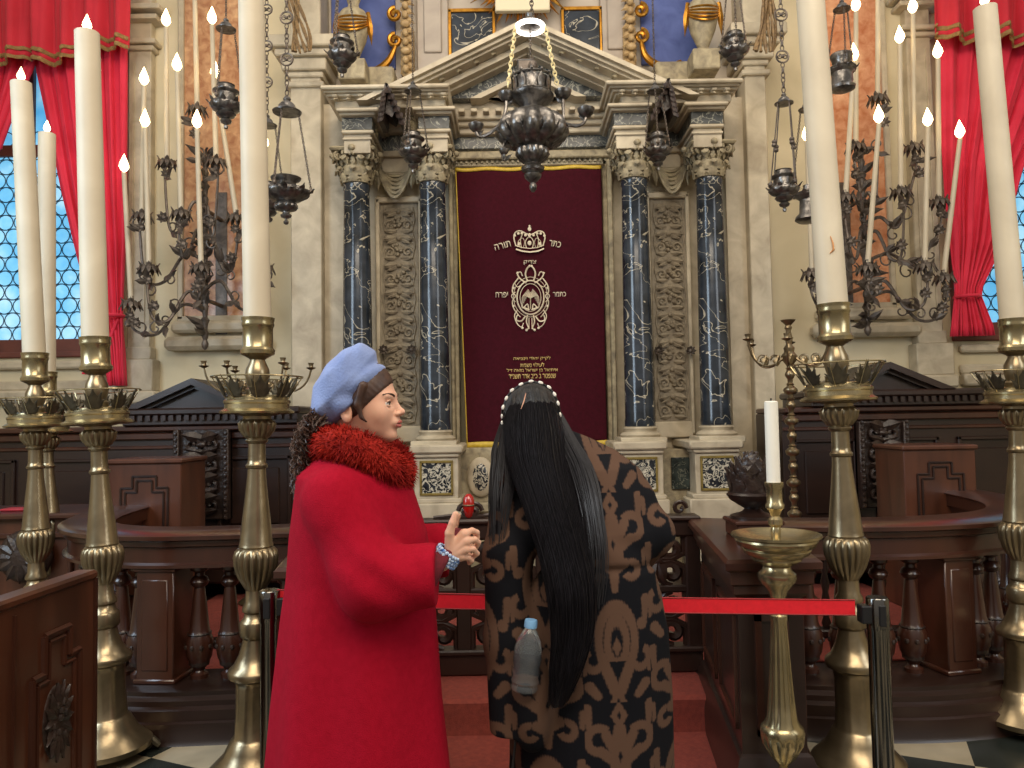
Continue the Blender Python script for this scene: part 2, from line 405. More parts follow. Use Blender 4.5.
if rz > lz: wb.box(rx0, YW, lz, rx1, YW+.35, rz)
else: wb.box(lx0, YW, rz, lx1, YW+.35, lz)
struct('wall_back', wb, 'wall', smooth=0)
struct('wall_left', MB().box(-6.9, -2.6, 0, -6.6, 8.15, TOPZ), 'wall', smooth=0)
struct('wall_right', MB().box(6.6, -2.6, 0, 6.9, 8.15, TOPZ), 'wall', smooth=0)
TR = [0]
def trim(mb, mt='stone', **k):
    TR[0] += 1; return struct('trim_%d' % TR[0], mb, mt, **k)
# glass with roundels
def glass_mat():
    mt, n, l, b = newmat('blue_bullseye_glass'); b.inputs['Roughness'].default_value = .15
    t = n.new('ShaderNodeTexCoord'); v = n.new('ShaderNodeTexNoise'); v.inputs['Scale'].default_value = 3.2; v.inputs['Detail'].default_value = 4
    l.new(t.outputs['Object'], v.inputs[0]); r = n.new('ShaderNodeValToRGB'); l.new(v.outputs[0], r.inputs[0])
    e = r.color_ramp.elements; e[0].position = .32; e[0].color = rgb('#3f9fd6'); e[1].position = .68; e[1].color = rgb('#bfe4f4')
    x = e.new(.5); x.color = rgb('#78bfe6')
    b.inputs['Base Color'].default_value = rgb('#6fb4dc'); l.new(r.outputs[0], b.inputs['Emission Color']); b.inputs['Emission Strength'].default_value = .85
    return mt
M['bullseye'] = glass_mat()
def window(name, x0, x1, z0, z1, mulls, bars):
    fr = MB(); Y0, Y1 = YW+.06, YW+.16
    for (a, b_) in ((x0-.02, x0+.09), (x1-.09, x1+.02)): fr.box(a, Y0, z0, b_, Y1, z1, bev=.01)
    fr.box(x0, Y0, z0-.02, x1, Y1, z0+.14, bev=.01).box(x0, Y0, z1-.1, x1, Y1, z1, bev=.01)
    fr.box(x0, YW-.05, z0-.06, x1, YW+.1, z0, bev=.01)
    for mx_ in mulls: fr.box(mx_-.05, Y0, z0+.1, mx_+.05, Y1-.01, z1-.05, bev=.01)
    for bz in bars: fr.box(x0+.05, Y0+.01, bz-.06, x1-.05, Y1-.02, bz+.06, bev=.01)
    f = struct(name, fr, 'window_wood')
    p = MB().box(x0+.05, YW+.115, z0+.1, x1-.05, YW+.125, z1-.05).build('pane', 'bullseye', f, smooth=0)
    ld = MB(); D = .17; r = 0; z = z0+.2
    while z < min(z1-.1, 4.6):
        x = x0+.15+(D/2 if r % 2 else 0)
        while x < x1-.12:
            ld.torus((x, YW+.108, z), D/2-.004, .006, 14, 4, ax='y'); x += D
        z += D*.87; r += 1
    ld.build('leading', 'lead', f)
    for o in f.children: pass
    return f
window('window_1', lx0, lx1, lz, wt, [WX(22, YW), WX(22, YW)-1.15], [W(10, 148, YW).z])
window('window_2', rx0, rx1, rz, wt, [WX(1045, YW)], [W(1010, 122, YW).z])

# crimson curtains: panel from edge functions, with real folds
def curtain_panel(ledge, redge, zt, zb, Y, nf, amp, gather=None):
    def fn(u, v):
        z = zt+(zb-zt)*v; a, b_ = ledge(z), redge(z); x = a+(b_-a)*u
        k = 1.0 if gather is None else .35+.65*min(1, abs(z-gather)/.5)
        return (x+.01*math.sin(u*nf*9), Y+amp*k*math.sin(u*nf*2*PI+.6*math.sin(v*5))+.35*amp*math.sin(u*nf*5.1*PI+2*v), z)
    mb = MB(); mb.grid(fn, 90, 40); return mb
def edge(pts, Y):
    P = sorted((W(x, y, Y).z, W(x, y, Y).x) for x, y in pts)
    return lambda z: float(np.interp(z, [p[0] for p in P], [p[1] for p in P]))
def solid(o, th=.008):
    md = o.modifiers.new('thickness', 'SOLIDIFY'); md.thickness = th; return o
YC = 7.55
def curtain(label, panels, rope, valance, braid_pts, nfold=7):
    x0 = W(*panels[0][0][0], YC).x
    t = thing('window_curtain', label, 'curtain', (x0, YC, 0))
    for (L_, R__, zt, zb, nf, ga) in panels:
        o = curtain_panel(edge(L_, YC), edge(R__, YC), zt, zb, YC, nf, .035, ga).build('drape', 'curtain_red', t, world=True, smooth=180); solid(o)
    for (c, rad) in rope:
        p = W(*c, YC); MB().torus((p.x, p.y, p.z), rad, .018, 20, 8).build('tieback', 'curtain_red', t, world=True)
    # valance: scalloped lower edge, gathered
    def vfn(u, v):
        px = valance[0]+(valance[1]-valance[0])*u; yb = np.interp(px, [q[0] for q in braid_pts], [q[1] for q in braid_pts])
        yt = -130; py = yt+(yb-yt)*v; p = W(px, py, YC-.18)
        return (p.x, YC-.18+.045*math.sin(u*nfold*2*PI+.8*math.sin(3*v))*(.4+v)+.02*math.sin(u*nfold*5*PI), p.z)
    mb = MB(); mb.grid(vfn, 90, 24); solid(mb.build('valance', 'curtain_swag', t, world=True, smooth=180))
    for off in (0, -8):
        pts = [Vector(vfn(i/90, 1))+Vector((0, -.02, .0-off*.011)) for i in range(91)]
        MB().tube(pts, .022, 6, flat=.5).build('braid', 'braid', t, world=True)
    return t
zt = 6.2
curtain('tall crimson curtain with ochre-braided swag at the left window',
    [([(34, -100), (34, 66), (60, 190), (78, 262), (104, 350), (108, 388)], [(127, -100), (127, 60), (126, 250), (123, 315), (126, 385)], zt, W(100, 386, YC).z, 7, W(110, 315, YC).z),
     ([(-60, -100), (-40, 150)], [(32, -100), (34, 66), (20, 100), (2, 148)], zt, W(0, 150, YC).z, 5, None),
     ([(104, 320), (82, 374)], [(122, 320), (100, 374)], W(110, 320, YC).z, W(100, 374, YC).z, 2, None)],
    [((113, 316), .1)], (-60, 129), [(-60, 50), (-20, 60), (5, 63), (25, 56), (48, 63), (62, 62), (95, 47), (128, 48)])
curtain('tall crimson curtain with ochre-braided swag at the right window',
    [([(938, -100), (938, 45), (946, 200), (955, 290), (950, 338)], [(1110, -100), (1090, 45), (1024, 165), (1003, 240), (978, 292), (992, 330)], zt, W(970, 336, YC).z, 8, W(968, 296, YC).z)],
    [((967, 297), .11)], (936, 1110), [(936, 34), (960, 40), (985, 42), (1004, 36), (1018, 44), (1050, 48), (1110, 60)])

# wall mouldings, pilasters and marble panels
def flatbox(x0, x1, yt, yb, Y0, Y1, bev=.008, ref=None):
    mb = MB(); r = ref if ref is not None else (x0+x1)/2
    return mb.box(W((x0), (yt+yb)/2, Y0).x, Y0, W(r, yb, Y0).z, W((x1), (yt+yb)/2, Y0).x, Y1, W(r, yt, Y0).z, bev=bev)
def addbox(mb, x0, x1, yt, yb, Y0, Y1, bev=.006, xr=None, ref=None):
    r = ref if ref is not None else (x0+x1)/2; yr = xr if xr is not None else 300
    return mb.box(W(x0, yr, Y0).x, Y0, W(r, yb, Y0).z, W(x1, yr, Y0).x, Y1, W(r, yt, Y0).z, bev=bev)
for side, (a, b_) in enumerate(((127, 150), (917, 942))):
    mb = MB(); Y0 = YW-.1
    zb = W((a+b_)/2, 350-(16 if side else 0), Y0).z
    xa, xb = WX(a, Y0), WX(b_, Y0)
    mb.box(xa, Y0, zb, xb, YW, 6.3, bev=.01)
    mb.box(xa+.05, Y0-.015, zb+.12, xa+.065, Y0+.02, 5.3).box(xb-.065, Y0-.015, zb+.12, xb-.05, Y0+.02, 5.3)
    mb.box(xa-.02, Y0-.03, zb-.1, xb+.02, YW, zb+.03, bev=.01).box(xa-.06, Y0-.07, zb-.42, xb+.06, YW, zb-.1, bev=.01).box(xa-.09, Y0-.1, zb-.55, xb+.09, YW, zb-.42, bev=.02)
    for k, (dz, o) in enumerate(((0, .04), (.06, .07), (.3, .1), (.38, .15))): mb.box(xa-o, Y0-o, 5.42+dz, xb+o, YW, 5.42+dz+.05, bev=.01)
    trim(mb, 'stone')
mb = MB()   # ledges under the windows
for (x0, x1, z) in ((-6.6, WX(120, YW), lz-.1), (WX(955, YW), 6.6, rz-.1)):
    mb.box(x0, YW-.08, z-.08, x1, YW, z, bev=.02).box(x0, YW-.05, z-.3, x1, YW, z-.2, bev=.02).box(x0, YW-.12, z-.42, x1, YW, z-.3, bev=.02)
trim(mb, 'stone')
for side, (a, b_, yb, ref, mt) in enumerate(((184, 246, 316, 205, 'red_marble'), (824, 890, 303, 850, 'orange_marble'))):
    Y0 = YW-.03; xa, xb, zb = WX(a, Y0), WX(b_, Y0), W(ref, yb, Y0).z
    trim(MB().box(xa, Y0, zb, xb, YW+.01, 6.3), mt, smooth=0)
    fr = MB().box(xa-.06, Y0-.03, zb-.04, xa, YW, 6.3, bev=.01).box(xb, Y0-.03, zb-.04, xb+.06, YW, 6.3, bev=.01).box(xa-.06, Y0-.03, zb-.06, xb+.06, YW, zb, bev=.01)
    fr.box(xa-.1, Y0-.1, zb-.18, xb+.2, YW, zb-.06, bev=.03).box(xa-.16, Y0-.14, zb-.36, xb+.26, YW, zb-.22, bev=.04)
    trim(fr, 'stone')
# broad pilasters either side of the ark
for side, (a, b_, yc0, yc1) in enumerate(((291, 328, 42, 88), (745, 773, 30, 76))):
    Y0 = 7.3; xa, xb = WX(a, Y0), WX(b_, Y0); z1 = W((a+b_)/2, yc1, Y0).z; z0_ = W((a+b_)/2, yc0, Y0).z; H = z0_-z1
    if side == 0: xb = WX(322, Y0)
    else: xa = WX(752, Y0)
    mb = MB().box(xa, Y0, 0, xb, YW, TOPZ-.2, bev=.01)
    for t_, tt, o in ((0, .12, .04), (.22, .34, .03), (.34, .6, .07), (.6, .75, .12), (.75, 1, .17)): mb.box(xa-o, Y0-o, z1+H*t_, xb+o, YW, z1+H*tt, bev=.012)
    trim(mb, 'stone')
# ================================================================= the ark
CX = WX(531, 7.3)
ark = thing('torah_ark', 'pale stone ark front with black marble columns and a pediment, between the big pilasters', 'altar', (CX, 7.4, 0))
def A(name, mb, mt, parent=ark, **k): return mb.build(name, mt, parent, world=True, **k)
def yb(px, y, ref=530): return y  # heights are given for the middle of the picture
def bx(mb, x0, x1, yt, ybm, Y0, Y1, bev=.006): return mb.box(WX(x0, Y0), Y0, WZ(ybm, Y0), WX(x1, Y0), Y1, WZ(yt, Y0), bev=bev)
COLS = [(357.5, 344, 371), (434, 420, 448), (637, 623, 651), (712.5, 698, 727)]
YCOL = 7.12; PF = 6.86
# backing mass with the recess
mb = MB(); bx(mb, 338, 458, 110, 520, 7.55, 7.75); bx(mb, 606, 742, 110, 520, 7.55, 7.75); bx(mb, 452, 612, 110, 166, 7.6, 7.75); bx(mb, 338, 742, 84, 112, 7.5, 7.75)
mb.box(WX(322, 7.4), 7.42, 0, WX(345, 7.4), 7.75, WZ(100, 7.4)).box(WX(730, 7.4), 7.42, 0, WX(752, 7.4), 7.75, WZ(100, 7.4))
A('back_wall', mb, 'stone', smooth=0)
# attic above the pediment
mb = MB(); mb.box(WX(312, 7.7), 7.66, WZ(90, 7.66), WX(752, 7.7), 7.79, 6.2); A('attic', mb, mat('attic_stone', '#a89d90', '#c3b8a8', rough=.6, scale=3), smooth=0)
mb = MB()
for x0, x1 in ((420, 452), (607, 640)): mb = MB(); bx(mb, x0, x1, -90, 72, 7.58, 7.66, .01); bx(mb, x0+7, x1-7, -90, 50, 7.55, 7.6, .01); A('attic_panel', mb, M.setdefault('attic', mat('attic_panel_stone', '#978b80', '#b5a99b', rough=.6, scale=3)))
for x0, x1, lab in ((455, 497, 0), (570, 606, 1)):
    mb = MB(); bx(mb, x0, x1, 11, 60, 7.6, 7.66); o = A('marble_inlay', mb, 'black_marble')
    fr = MB(); bx(fr, x0-3, x0, 8, 60, 7.58, 7.66, .003); bx(fr, x1, x1+3, 8, 60, 7.58, 7.66, .003); bx(fr, x0-3, x1+3, 7, 10.5, 7.58, 7.66, .003); fr.build('gilt_frame', 'gold', o, world=True)
# sunburst and tablets
mb = MB(); cxs, czs = WX(528, 7.5), WZ(-28, 7.5)
for i in range(90):
    a = 2*PI*i/90; L = .5+.07*math.sin(i*2.4)+(.05 if i % 2 else 0)
    mb.leaf((cxs+.15*math.cos(a), 7.5, czs+.15*math.sin(a)), (cxs+L*math.cos(a), 7.47, czs+L*math.sin(a)), .06, 0)
A('gilt_sunburst', mb, 'gold')
mb = MB(); bx(mb, 500, 556, -90, 10, 7.4, 7.47, .01); A('stone_tablet', mb, 'tablet')

def pedestal(c, wdt=27):
    mb = MB(); x = c[0]
    bx(mb, x-wdt, x+wdt, 443.5, 452, PF-.06, 7.6, .015); bx(mb, x-wdt+4, x+wdt-4, 452, 456, PF-.03, 7.6, .01)
    bx(mb, x-wdt+5, x+wdt-5, 456, 497, PF, 7.6, .006); bx(mb, x-wdt+2, x+wdt-2, 497, 502, PF-.03, 7.6, .01); bx(mb, x-wdt-1, x+wdt+1, 502, 524, PF-.06, 7.6, .012)
    mb.box(WX(x-wdt-1, PF-.06), PF-.06, .17, WX(x+wdt+1, PF-.06), 7.6, WZ(523, PF-.06))
    p = A('pedestal', mb, 'stone')
    f = MB(); 
    for (a, b_, t, u) in ((x-16.5, x-14.5, 460, 493), (x+14.5, x+16.5, 460, 493), (x-16.5, x+16.5, 459, 461.5), (x-16.5, x+16.5, 491.5, 494)): bx(f, a, b_, t, u, PF-.02, PF+.02, .004)
    f.build('gilt_frame', mat('dull_gilt', '#8a7634', '#6b5a28', rough=.5, scale=30) if 'dull_gilt' not in M else M['dull_gilt'], p, world=True)
    i_ = MB(); bx(i_, x-15, x+15, 461, 492, PF-.008, PF+.02, .002); i_.build('inlay_panel', 'inlay', p, world=True)
M['dull_gilt'] = mat('dull_gilt', '#8a7634', '#6b5a28', rough=.5, scale=30)
def column(c, first=[]):
    x, y = WX(c[0], YCOL), YCOL; zt, zb = WZ(183, YCOL), WZ(428, YCOL); zc = WZ(150, YCOL)
    loc = Vector((x, y, 0))
    if first:
        for o in first[0]:
            q = o.copy(); C.objects.link(q); q.location = Vector(q.location)+Vector((x-first[1], 0, 0))
            for ch in o.children: r = ch.copy(); C.objects.link(r); r.parent = q
        return
    H = zt-zb; T = Matrix.Translation(loc)
    sh = MB().lathe([(.142, zb), (.143, zb+H*.02), (.138, zb+H*.035), (.137, zb+H*.3), (.128, zb+H*.7), (.119, zb+H*.975), (.126, zb+H*.98), (.126, zt)], 32, T)
    a = A('column', sh, 'black_marble')
    b = MB().lathe([(.15, zb-.005), (.162, zb-.02), (.15, zb-.035), (.148, zb-.05), (.17, zb-.06), (.19, zb-.08), (.18, zb-.1), (.175, zb-.105)], 32, T)
    b.box(x-.21, y-.21, zb-.16, x+.21, y+.21, zb-.1, bev=.008)
    b.build('column_base', 'stone', a, world=True)
    k = MB(); hc = zc-zt
    k.lathe([(.12, zt), (.135, zt+.01), (.125, zt+.025), (.125, zt+hc*.4), (.15, zt+hc*.7), (.185, zt+hc*.86)], 24, T)
    k.box(x-.215, y-.215, zt+hc*.88, x+.215, y+.215, zc, bev=.02)
    for row, (z0, z1, r0, r1, n, off, w_) in enumerate(((.02, .44, .135, .195, 8, 0, .115), (.2, .72, .14, .215, 8, PI/8, .12), (.5, .86, .16, .225, 16, 0, .05))):
        for i in range(n):
            g = off+2*PI*i/n; c_, s_ = math.cos(g), math.sin(g); m1 = (x+(r0+.03)*c_, y+(r0+.03)*s_, zt+hc*(z0*.3+z1*.7)); tp_ = (x+r1*c_, y+r1*s_, zt+hc*z1)
            k.leaf((x+r0*c_, y+r0*s_, zt+hc*z0), m1, w_, .1, nrm=(-c_, -s_, .0), n=6, lobes=3)
            k.leaf(m1, tp_, w_*.7, .35, nrm=(-c_, -s_, .0), n=4, lobes=2); k.leaf(tp_, (x+(r1+.012)*c_, y+(r1+.012)*s_, tp_[2]-.04), w_*.6, .1, nrm=(-c_, -s_, 0), n=4)
    for i in range(4):
        g = PI/4+PI/2*i; c_, s_ = math.cos(g), math.sin(g)
        for sg in (-1, 1):
            sp = [(x+(.215+p_[0])*c_-sg*.02*s_, y+(.215+p_[0])*s_+sg*.02*c_, zt+hc*.74+p_[2]) for p_ in spiral((0, 0, 0), .042, .006, PI/2, -1.5, n=16)]; k.tube(sp, .011, 5)
        g2 = PI/2*i; k.ball((x+.225*math.cos(g2), y+.225*math.sin(g2), zc-.025), (.035, .035, .03), 8, 6)
        for sg in (-1, 1):
            a1 = g2+sg*.32; k.tube([(x+.16*math.cos(a1), y+.16*math.sin(a1), zt+hc*.5), (x+.2*math.cos(a1), y+.2*math.sin(a1), zt+hc*.72), (x+.215*math.cos(g2+sg*.15), y+.215*math.sin(g2+sg*.15), zt+hc*.8), (x+.21*math.cos(g2+sg*.05), y+.21*math.sin(g2+sg*.05), zt+hc*.72)], .01, 5)
    k.build('capital', 'stone_worn', a, world=True)
    first.append([a]); first.append(x)
for c in COLS: pedestal(c); column(c)
# lower panels between the pedestals
mb = MB(); bx(mb, 452, 612, 447, 530, 7.25, 7.6); bx(mb, 372, 420, 452, 520, 7.1, 7.6); bx(mb, 655, 700, 452, 520, 7.1, 7.6)
mb.box(WX(330, 7.1), 7.2, .17, WX(742, 7.1), 7.6, WZ(500, 7.1))
bx(mb, 448, 618, 502, 512, 7.15, 7.3, .015); A('lower_wall', mb, 'stone_worn', smooth=30)
for x in (478, 586):
    mb = MB(); c = (WX(x, 7.22), 7.22, WZ(476, 7.22)); mb.ball(c, (.13, .035, .19), 20, 10); o = A('oval_boss', mb, 'stone')
    mb = MB(); mb.ball((c[0], c[1]-.012, c[2]), (.085, .035, .14), 20, 10); mb.build('inlay_panel', 'inlay', o, world=True)
for x in (676,):
    mb = MB(); bx(mb, x-9, x+9, 460, 492, 7.07, 7.12); o = A('inlay_panel', mb, veined('green_inlay', '#3c4440', '#222826', '#77776a', scale=8))
for x in (396,):
    mb = MB(); bx(mb, x-9, x+9, 460, 492, 7.07, 7.12); A('inlay_panel', mb, 'inlay')
# door frame about the curtain
mb = MB(); 
for a, b_, Y0 in ((450, 454, 7.42), (454, 458.5, 7.46), (605, 610, 7.46), (610, 615, 7.42)): bx(mb, a, b_, 160, 447, Y0, 7.6, .01)
bx(mb, 448, 616, 150, 158, 7.4, 7.6, .012); bx(mb, 450, 613, 158, 166, 7.46, 7.6, .008)
for i in range(30): x = WX(457+i*5.2, 7.45); mb.box(x, 7.44, WZ(162, 7.44), x+.022, 7.47, WZ(159, 7.44))
A('door_frame', mb, 'stone_worn')
mb = MB(); bx(mb, 450, 614, 133, 148, 7.5, 7.6); A('frieze', mb, 'frieze')
mb = MB(); bx(mb, 445, 618, 125, 133, 7.42, 7.6, .012); bx(mb, 440, 622, 118, 125, 7.36, 7.6, .012); A('lintel', mb, 'stone')
# carved relief strips and their frames
def relief(x0, x1, side):
    Y0 = 7.5; mb = MB(); bx(mb, x0-6, x0-2, 196, 436, Y0-.05, 7.58, .008); bx(mb, x1+2, x1+6, 196, 436, Y0-.05, 7.58, .008); bx(mb, x0-6, x1+6, 194, 200, Y0-.05, 7.58, .01); bx(mb, x0-4, x1+4, 424, 440, Y0-.05, 7.58, .01)
    f = A('relief_frame', mb, 'stone')
    mb = MB(); bx(mb, x0-2, x1+2, 200, 425, Y0, 7.57); xc = (WX(x0, Y0)+WX(x1, Y0))/2; hw = (WX(x1, Y0)-WX(x0, Y0))/2*.9
    zt, zb = WZ(204, Y0), WZ(421, Y0); n = 8; st = (zt-zb)/n; rr = random.Random(3)
    for k in range(n):
        z = zt-st*(k+.5)
        for s in (-1, 1):
            mb.leaf((xc+s*.01, Y0, z+st*.34), (xc+s*hw, Y0-.02, z+st*.22), .075, .2, lobes=2); mb.leaf((xc+s*.01, Y0, z+st*.3), (xc+s*hw*.8, Y0-.02, z+st*.06), .05, .15)
            mb.tube([(p[0], Y0-.012, p[2]) for p in spiral((xc+s*hw*.55, 0, z-st*.22), .05, .008, 0 if s > 0 else PI, 1.3*s, n=14)], .012, 5)
            mb.leaf((xc+s*.02, Y0, z-st*.42), (xc+s*hw*.95, Y0-.02, z-st*.46), .05, .1, lobes=2)
            mb.tube([(xc+s*hw*.9, Y0-.008, z+st*.45), (xc+s*hw*1.02, Y0-.012, z), (xc+s*hw*.85, Y0-.008, z-st*.45)], .008, 5)
        mb.ball((xc, Y0-.005, z+st*.3), (.03, .03, .028), 8, 6)
        for q in range(12): a = rr.random()*2*PI; r = rr.random(); mb.ball((xc+hw*.42*r*math.cos(a), Y0-.005, z-st*.08+.07*r*math.sin(a)), (.024, .03, .022), 7, 5)
    A('carved_relief', mb, 'relief')
relief(382, 417, 0); relief(654, 686, 1)
# entablature blocks above each column, recesses between
def ressaut(x0, x1):
    mb = MB(); bx(mb, x0, x1, 127, 150, PF+.04, 7.6, .004)
    for t in (134, 141): bx(mb, x0-1.5, x1+1.5, t-7, t-4.5, PF+.02, 7.6, .006)
    bx(mb, x0-3, x1+3, 126.5, 130, PF, 7.6, .01); A('architrave', mb, 'stone')
    mb = MB(); bx(mb, x0-2, x1+2, 111, 127, PF+.05, 7.6); A('frieze', mb, 'frieze')
    mb = MB(); bx(mb, x0-5, x1+5, 106.5, 111.5, PF-.02, 7.6, .012); bx(mb, x0-8, x1+8, 104, 107.5, PF-.07, 7.6, .01); A('cornice_moulding', mb, 'stone')
ressaut(345, 372); ressaut(422, 450); ressaut(620, 650); ressaut(698, 727)
for x0, x1 in ((372, 422), (650, 698)):
    mb = MB(); bx(mb, x0-4, x1+4, 130, 150, 7.44, 7.6); A('frieze', mb, 'frieze')
    mb = MB(); bx(mb, x0+4, x1-4, 118, 130, 7.36, 7.6, .01); bx(mb, x0+8, x1-8, 112, 119, 7.2, 7.6, .01); bx(mb, x0-2, x1+2, 148, 154, 7.4, 7.6, .01); bx(mb, x0+4, x1-4, 154, 170, 7.45, 7.6, .006); bx(mb, x0, x1, 170, 174, 7.42, 7.6, .008); A('recess_moulding', mb, 'stone')
    # cloth garland
    mb = MB(); a, b_ = WX(x0+8, 7.4), WX(x1-8, 7.4)
    for k in range(6):
        pts = [(a+(b_-a)*t/14, 7.4-.012*k, WZ(168, 7.4)-(.05+.04*k)*math.sin(PI*t/14)*1.15) for t in range(15)]; mb.tube(pts, .018, 6)
    for x in (a, b_): mb.leaf((x, 7.38, WZ(160, 7.4)), (x, 7.36, WZ(190, 7.4)), .09, .05, lobes=3)
    A('garland', mb, 'stone_worn')
    for x in (x0+3, x1-3):   # side acanthus brackets
        mb = MB(); X = WX(x, 7.2); s = 1 if x < (x0+x1)/2 else -1
        for k in range(9): mb.leaf((X-s*.04, 7.2-.02*k, WZ(112+3.6*k, 7.2)), (X+s*(.09-.006*k), 7.1, WZ(104+4*k, 7.2)), .08, .25, nrm=(s*.3, -1, .2), lobes=2); mb.ball((X+s*.03, 7.14, WZ(110+4*k, 7.2)), .03, 6, 5)
        A('acanthus_bracket', mb, 'stone_worn')
# main cornice (two wings, broken in the middle) and the modillions
mb = MB()
for x0, x1 in ((330, 452), (620, 742)):
    bx(mb, x0+6, x1-4, 95, 105, PF+.02, 7.65, .01)
    for k, (t, b_, o) in enumerate(((92, 96, .0), (88.5, 92.5, -.05), (84.5, 88.5, -.1), (81, 85, -.15))): bx(mb, x0-3*k, x1+(0 if x0 < 400 else 3*k) if x0 > 400 else x1, t, b_, PF-.02+o, 7.65, .012)
bx(mb, 440, 628, 108, 118, 7.3, 7.6, .01)
A('cornice', mb, 'stone')
for x in (338, 351, 364, 377, 408, 421, 434, 447, 626, 639, 652, 664, 692, 705, 718, 731):
    mo = MB(); X = WX(x, PF); mo.box(X-.025, PF-.1, WZ(97.5, PF), X+.025, PF+.05, WZ(95, PF), bev=.006); mo.leaf((X, PF-.02, WZ(96, PF)), (X, PF-.1, WZ(103, PF)), .06, .2, lobes=2); A('modillion', mo, 'stone')
for i in range(14): mo = MB(); X = WX(452+i*12.4, 7.25); mo.box(X-.03, 7.2, WZ(112.5, 7.25), X+.03, 7.32, WZ(109, 7.25), bev=.006); A('modillion', mo, 'stone')
# pediment: raking mouldings
ax_, az_ = 532, 17
def rake(t0, t1, Y0, Y1, mt, name, x_in=0):
    "band between vertical offsets t0..t1 (px) below the outer slope"
    mb = MB()
    for s in (-1, 1):
        xe = 386 if s < 0 else 678; sl = (84-az_)/abs(386-ax_)
        pts = []
        P = lambda x, y: (WX(x, Y0), WZ(y, Y0))
        yb_ = 97
        xo = ax_+s*(yb_-az_-t0)/sl; xi = ax_+s*(yb_-az_-t1)/sl
        poly = [P(ax_, az_+t0), P(xo, yb_), P(xi, yb_), P(ax_, az_+t1)]
        mb.prism(poly, Y0, Y1)
    return A(name, mb, mt, smooth=30)
rake(0, 5, PF-.12, 7.6, 'stone', 'pediment_moulding'); rake(5, 11, PF-.07, 7.6, 'stone', 'pediment_moulding'); rake(11, 16, PF-.02, 7.6, 'stone', 'pediment_moulding')
bx_t = MB(); bx(bx_t, 440, 624, 95, 109, 7.32, 7.6, .004); A('tympanum_base', bx_t, 'stone')
rake(16, 24, 7.12, 7.6, 'stone_worn', 'pediment_moulding'); rake(24, 30, 6.98, 7.6, 'stone', 'pediment_moulding'); rake(30, 37, 7.08, 7.6, 'stone', 'pediment_moulding')
rake(37, 53, 7.2, 7.6, 'frieze', 'tympanum_inlay'); rake(53, 58, 7.14, 7.6, 'stone', 'pediment_moulding'); rake(58, 90, 7.25, 7.6, 'stone', 'tympanum')
for s in (-1, 1):
    for k in range(1, 9):
        x = ax_+s*k*17.5; mo = MB(); y = az_+19+k*17.5*(67/146); X, Z = WX(x, 7.0), WZ(y, 7.0)
        mo.box(X-.035, 6.9, Z-.05, X+.035, 7.14, Z+.01, bev=.008); mo.leaf((X, 6.93, Z-.02), (X, 6.88, Z-.1), .08, .2, lobes=2); A('modillion', mo, 'stone_worn')
# dark carved crests over the gaps
for x, s in ((388, 1), (675, -1)):
    Y0 = 6.62; P = lambda a, b_, y=Y0: Vector((WX(a, y), y, WZ(b_, y))); mb = MB()
    for (xa, xb, ya, yb_, w_) in ((0, 17, 80, 122, 5), (0, -6, 80, 118, 4)):
        p0, p1 = P(x+s*xa, ya), P(x+s*xb, yb_)
        poly = [P(x+s*(xa-1), ya), P(x+s*(xa+2), ya+1), P(x+s*(xb+w_*.6), yb_), P(x+s*(xb-w_*.6), yb_)]
        mb.prism([(q.x, q.z) for q in poly], Y0, Y0+.3)
    mb.prism([(q.x, q.z) for q in (P(x, 84), P(x+s*9, 104), P(x+s*5, 112), P(x-s*4, 106))], Y0+.06, Y0+.3)
    for k in range(6): mb.leaf(P(x+s*(1+2.6*k), 86+6*k), P(x+s*(5+3*k), 92+6.5*k, Y0-.04), .07, .15, lobes=2); mb.leaf(P(x-s*(1+k*.6), 88+5*k), P(x-s*(4+k), 96+5*k, Y0-.03), .05, .1)
    A('dark_carved_crest', mb, 'wood_carved')
# blue niches with gilt scrolls
for x0, x1, s in ((333, 398, 1), (648, 708, -1)):
    mb = MB(); bx(mb, x0, x1, -90, 66, 7.62, 7.67); o = A('blue_niche', mb, 'blue')
    g = MB(); Y0 = 7.5; P = lambda a, b_: Vector((WX(a, Y0), Y0, WZ(b_, Y0)))
    xa, xb = (x0+22, x1+8) if s > 0 else (x1-20, x0-8)
    g.tube(catmull([P(xa, 64), P(xa+s*12, 69), P(xa+s*25, 67), P(xa+s*36, 58), P(xb-s*8, 44)], 6), [.02+.02*math.sin(PI*i/24) for i in range(25)], 8)
    for cy in (12, 38): g2 = MB(); g2.tube(spiral((WX(xb-s*8, Y0), Y0, WZ(cy, Y0)), .075, .012, PI/2, 1.4*s, n=20), .022, 7); g2.build('gilt_volute', 'gold', o, world=True)
    g.build('gilt_scroll', 'gold', o, world=True)
    st = MB(); 
    for k in range(12):
        y = -30+9*k; c = P(xb+s*3, y); st.ball((c.x, 7.45, c.z), (.035+.02*(k % 3 == 0), .04, .04), 8, 6)
        st.leaf(P(xb-s*2, y), P(xb+s*12, y+8), .08, .2, lobes=2)
    c0, c1 = P(xb-s*3, 70), P(xb+s*10, 70); st.box(min(c0.x, c1.x), 7.52, c0.z, max(c0.x, c1.x), 7.64, 5.5, bev=.01)
    st.build('carved_border', mat('gilt_brown_border', '#9a7c52', '#c0a578', rough=.5, scale=20, bump=.3, bscale=60), o, world=True)
    mb = MB(); bx(mb, x0+14, x1-2, 63, 84, 7.35, 7.6, .02)
    A('scroll_plinth', mb, 'stone_worn')
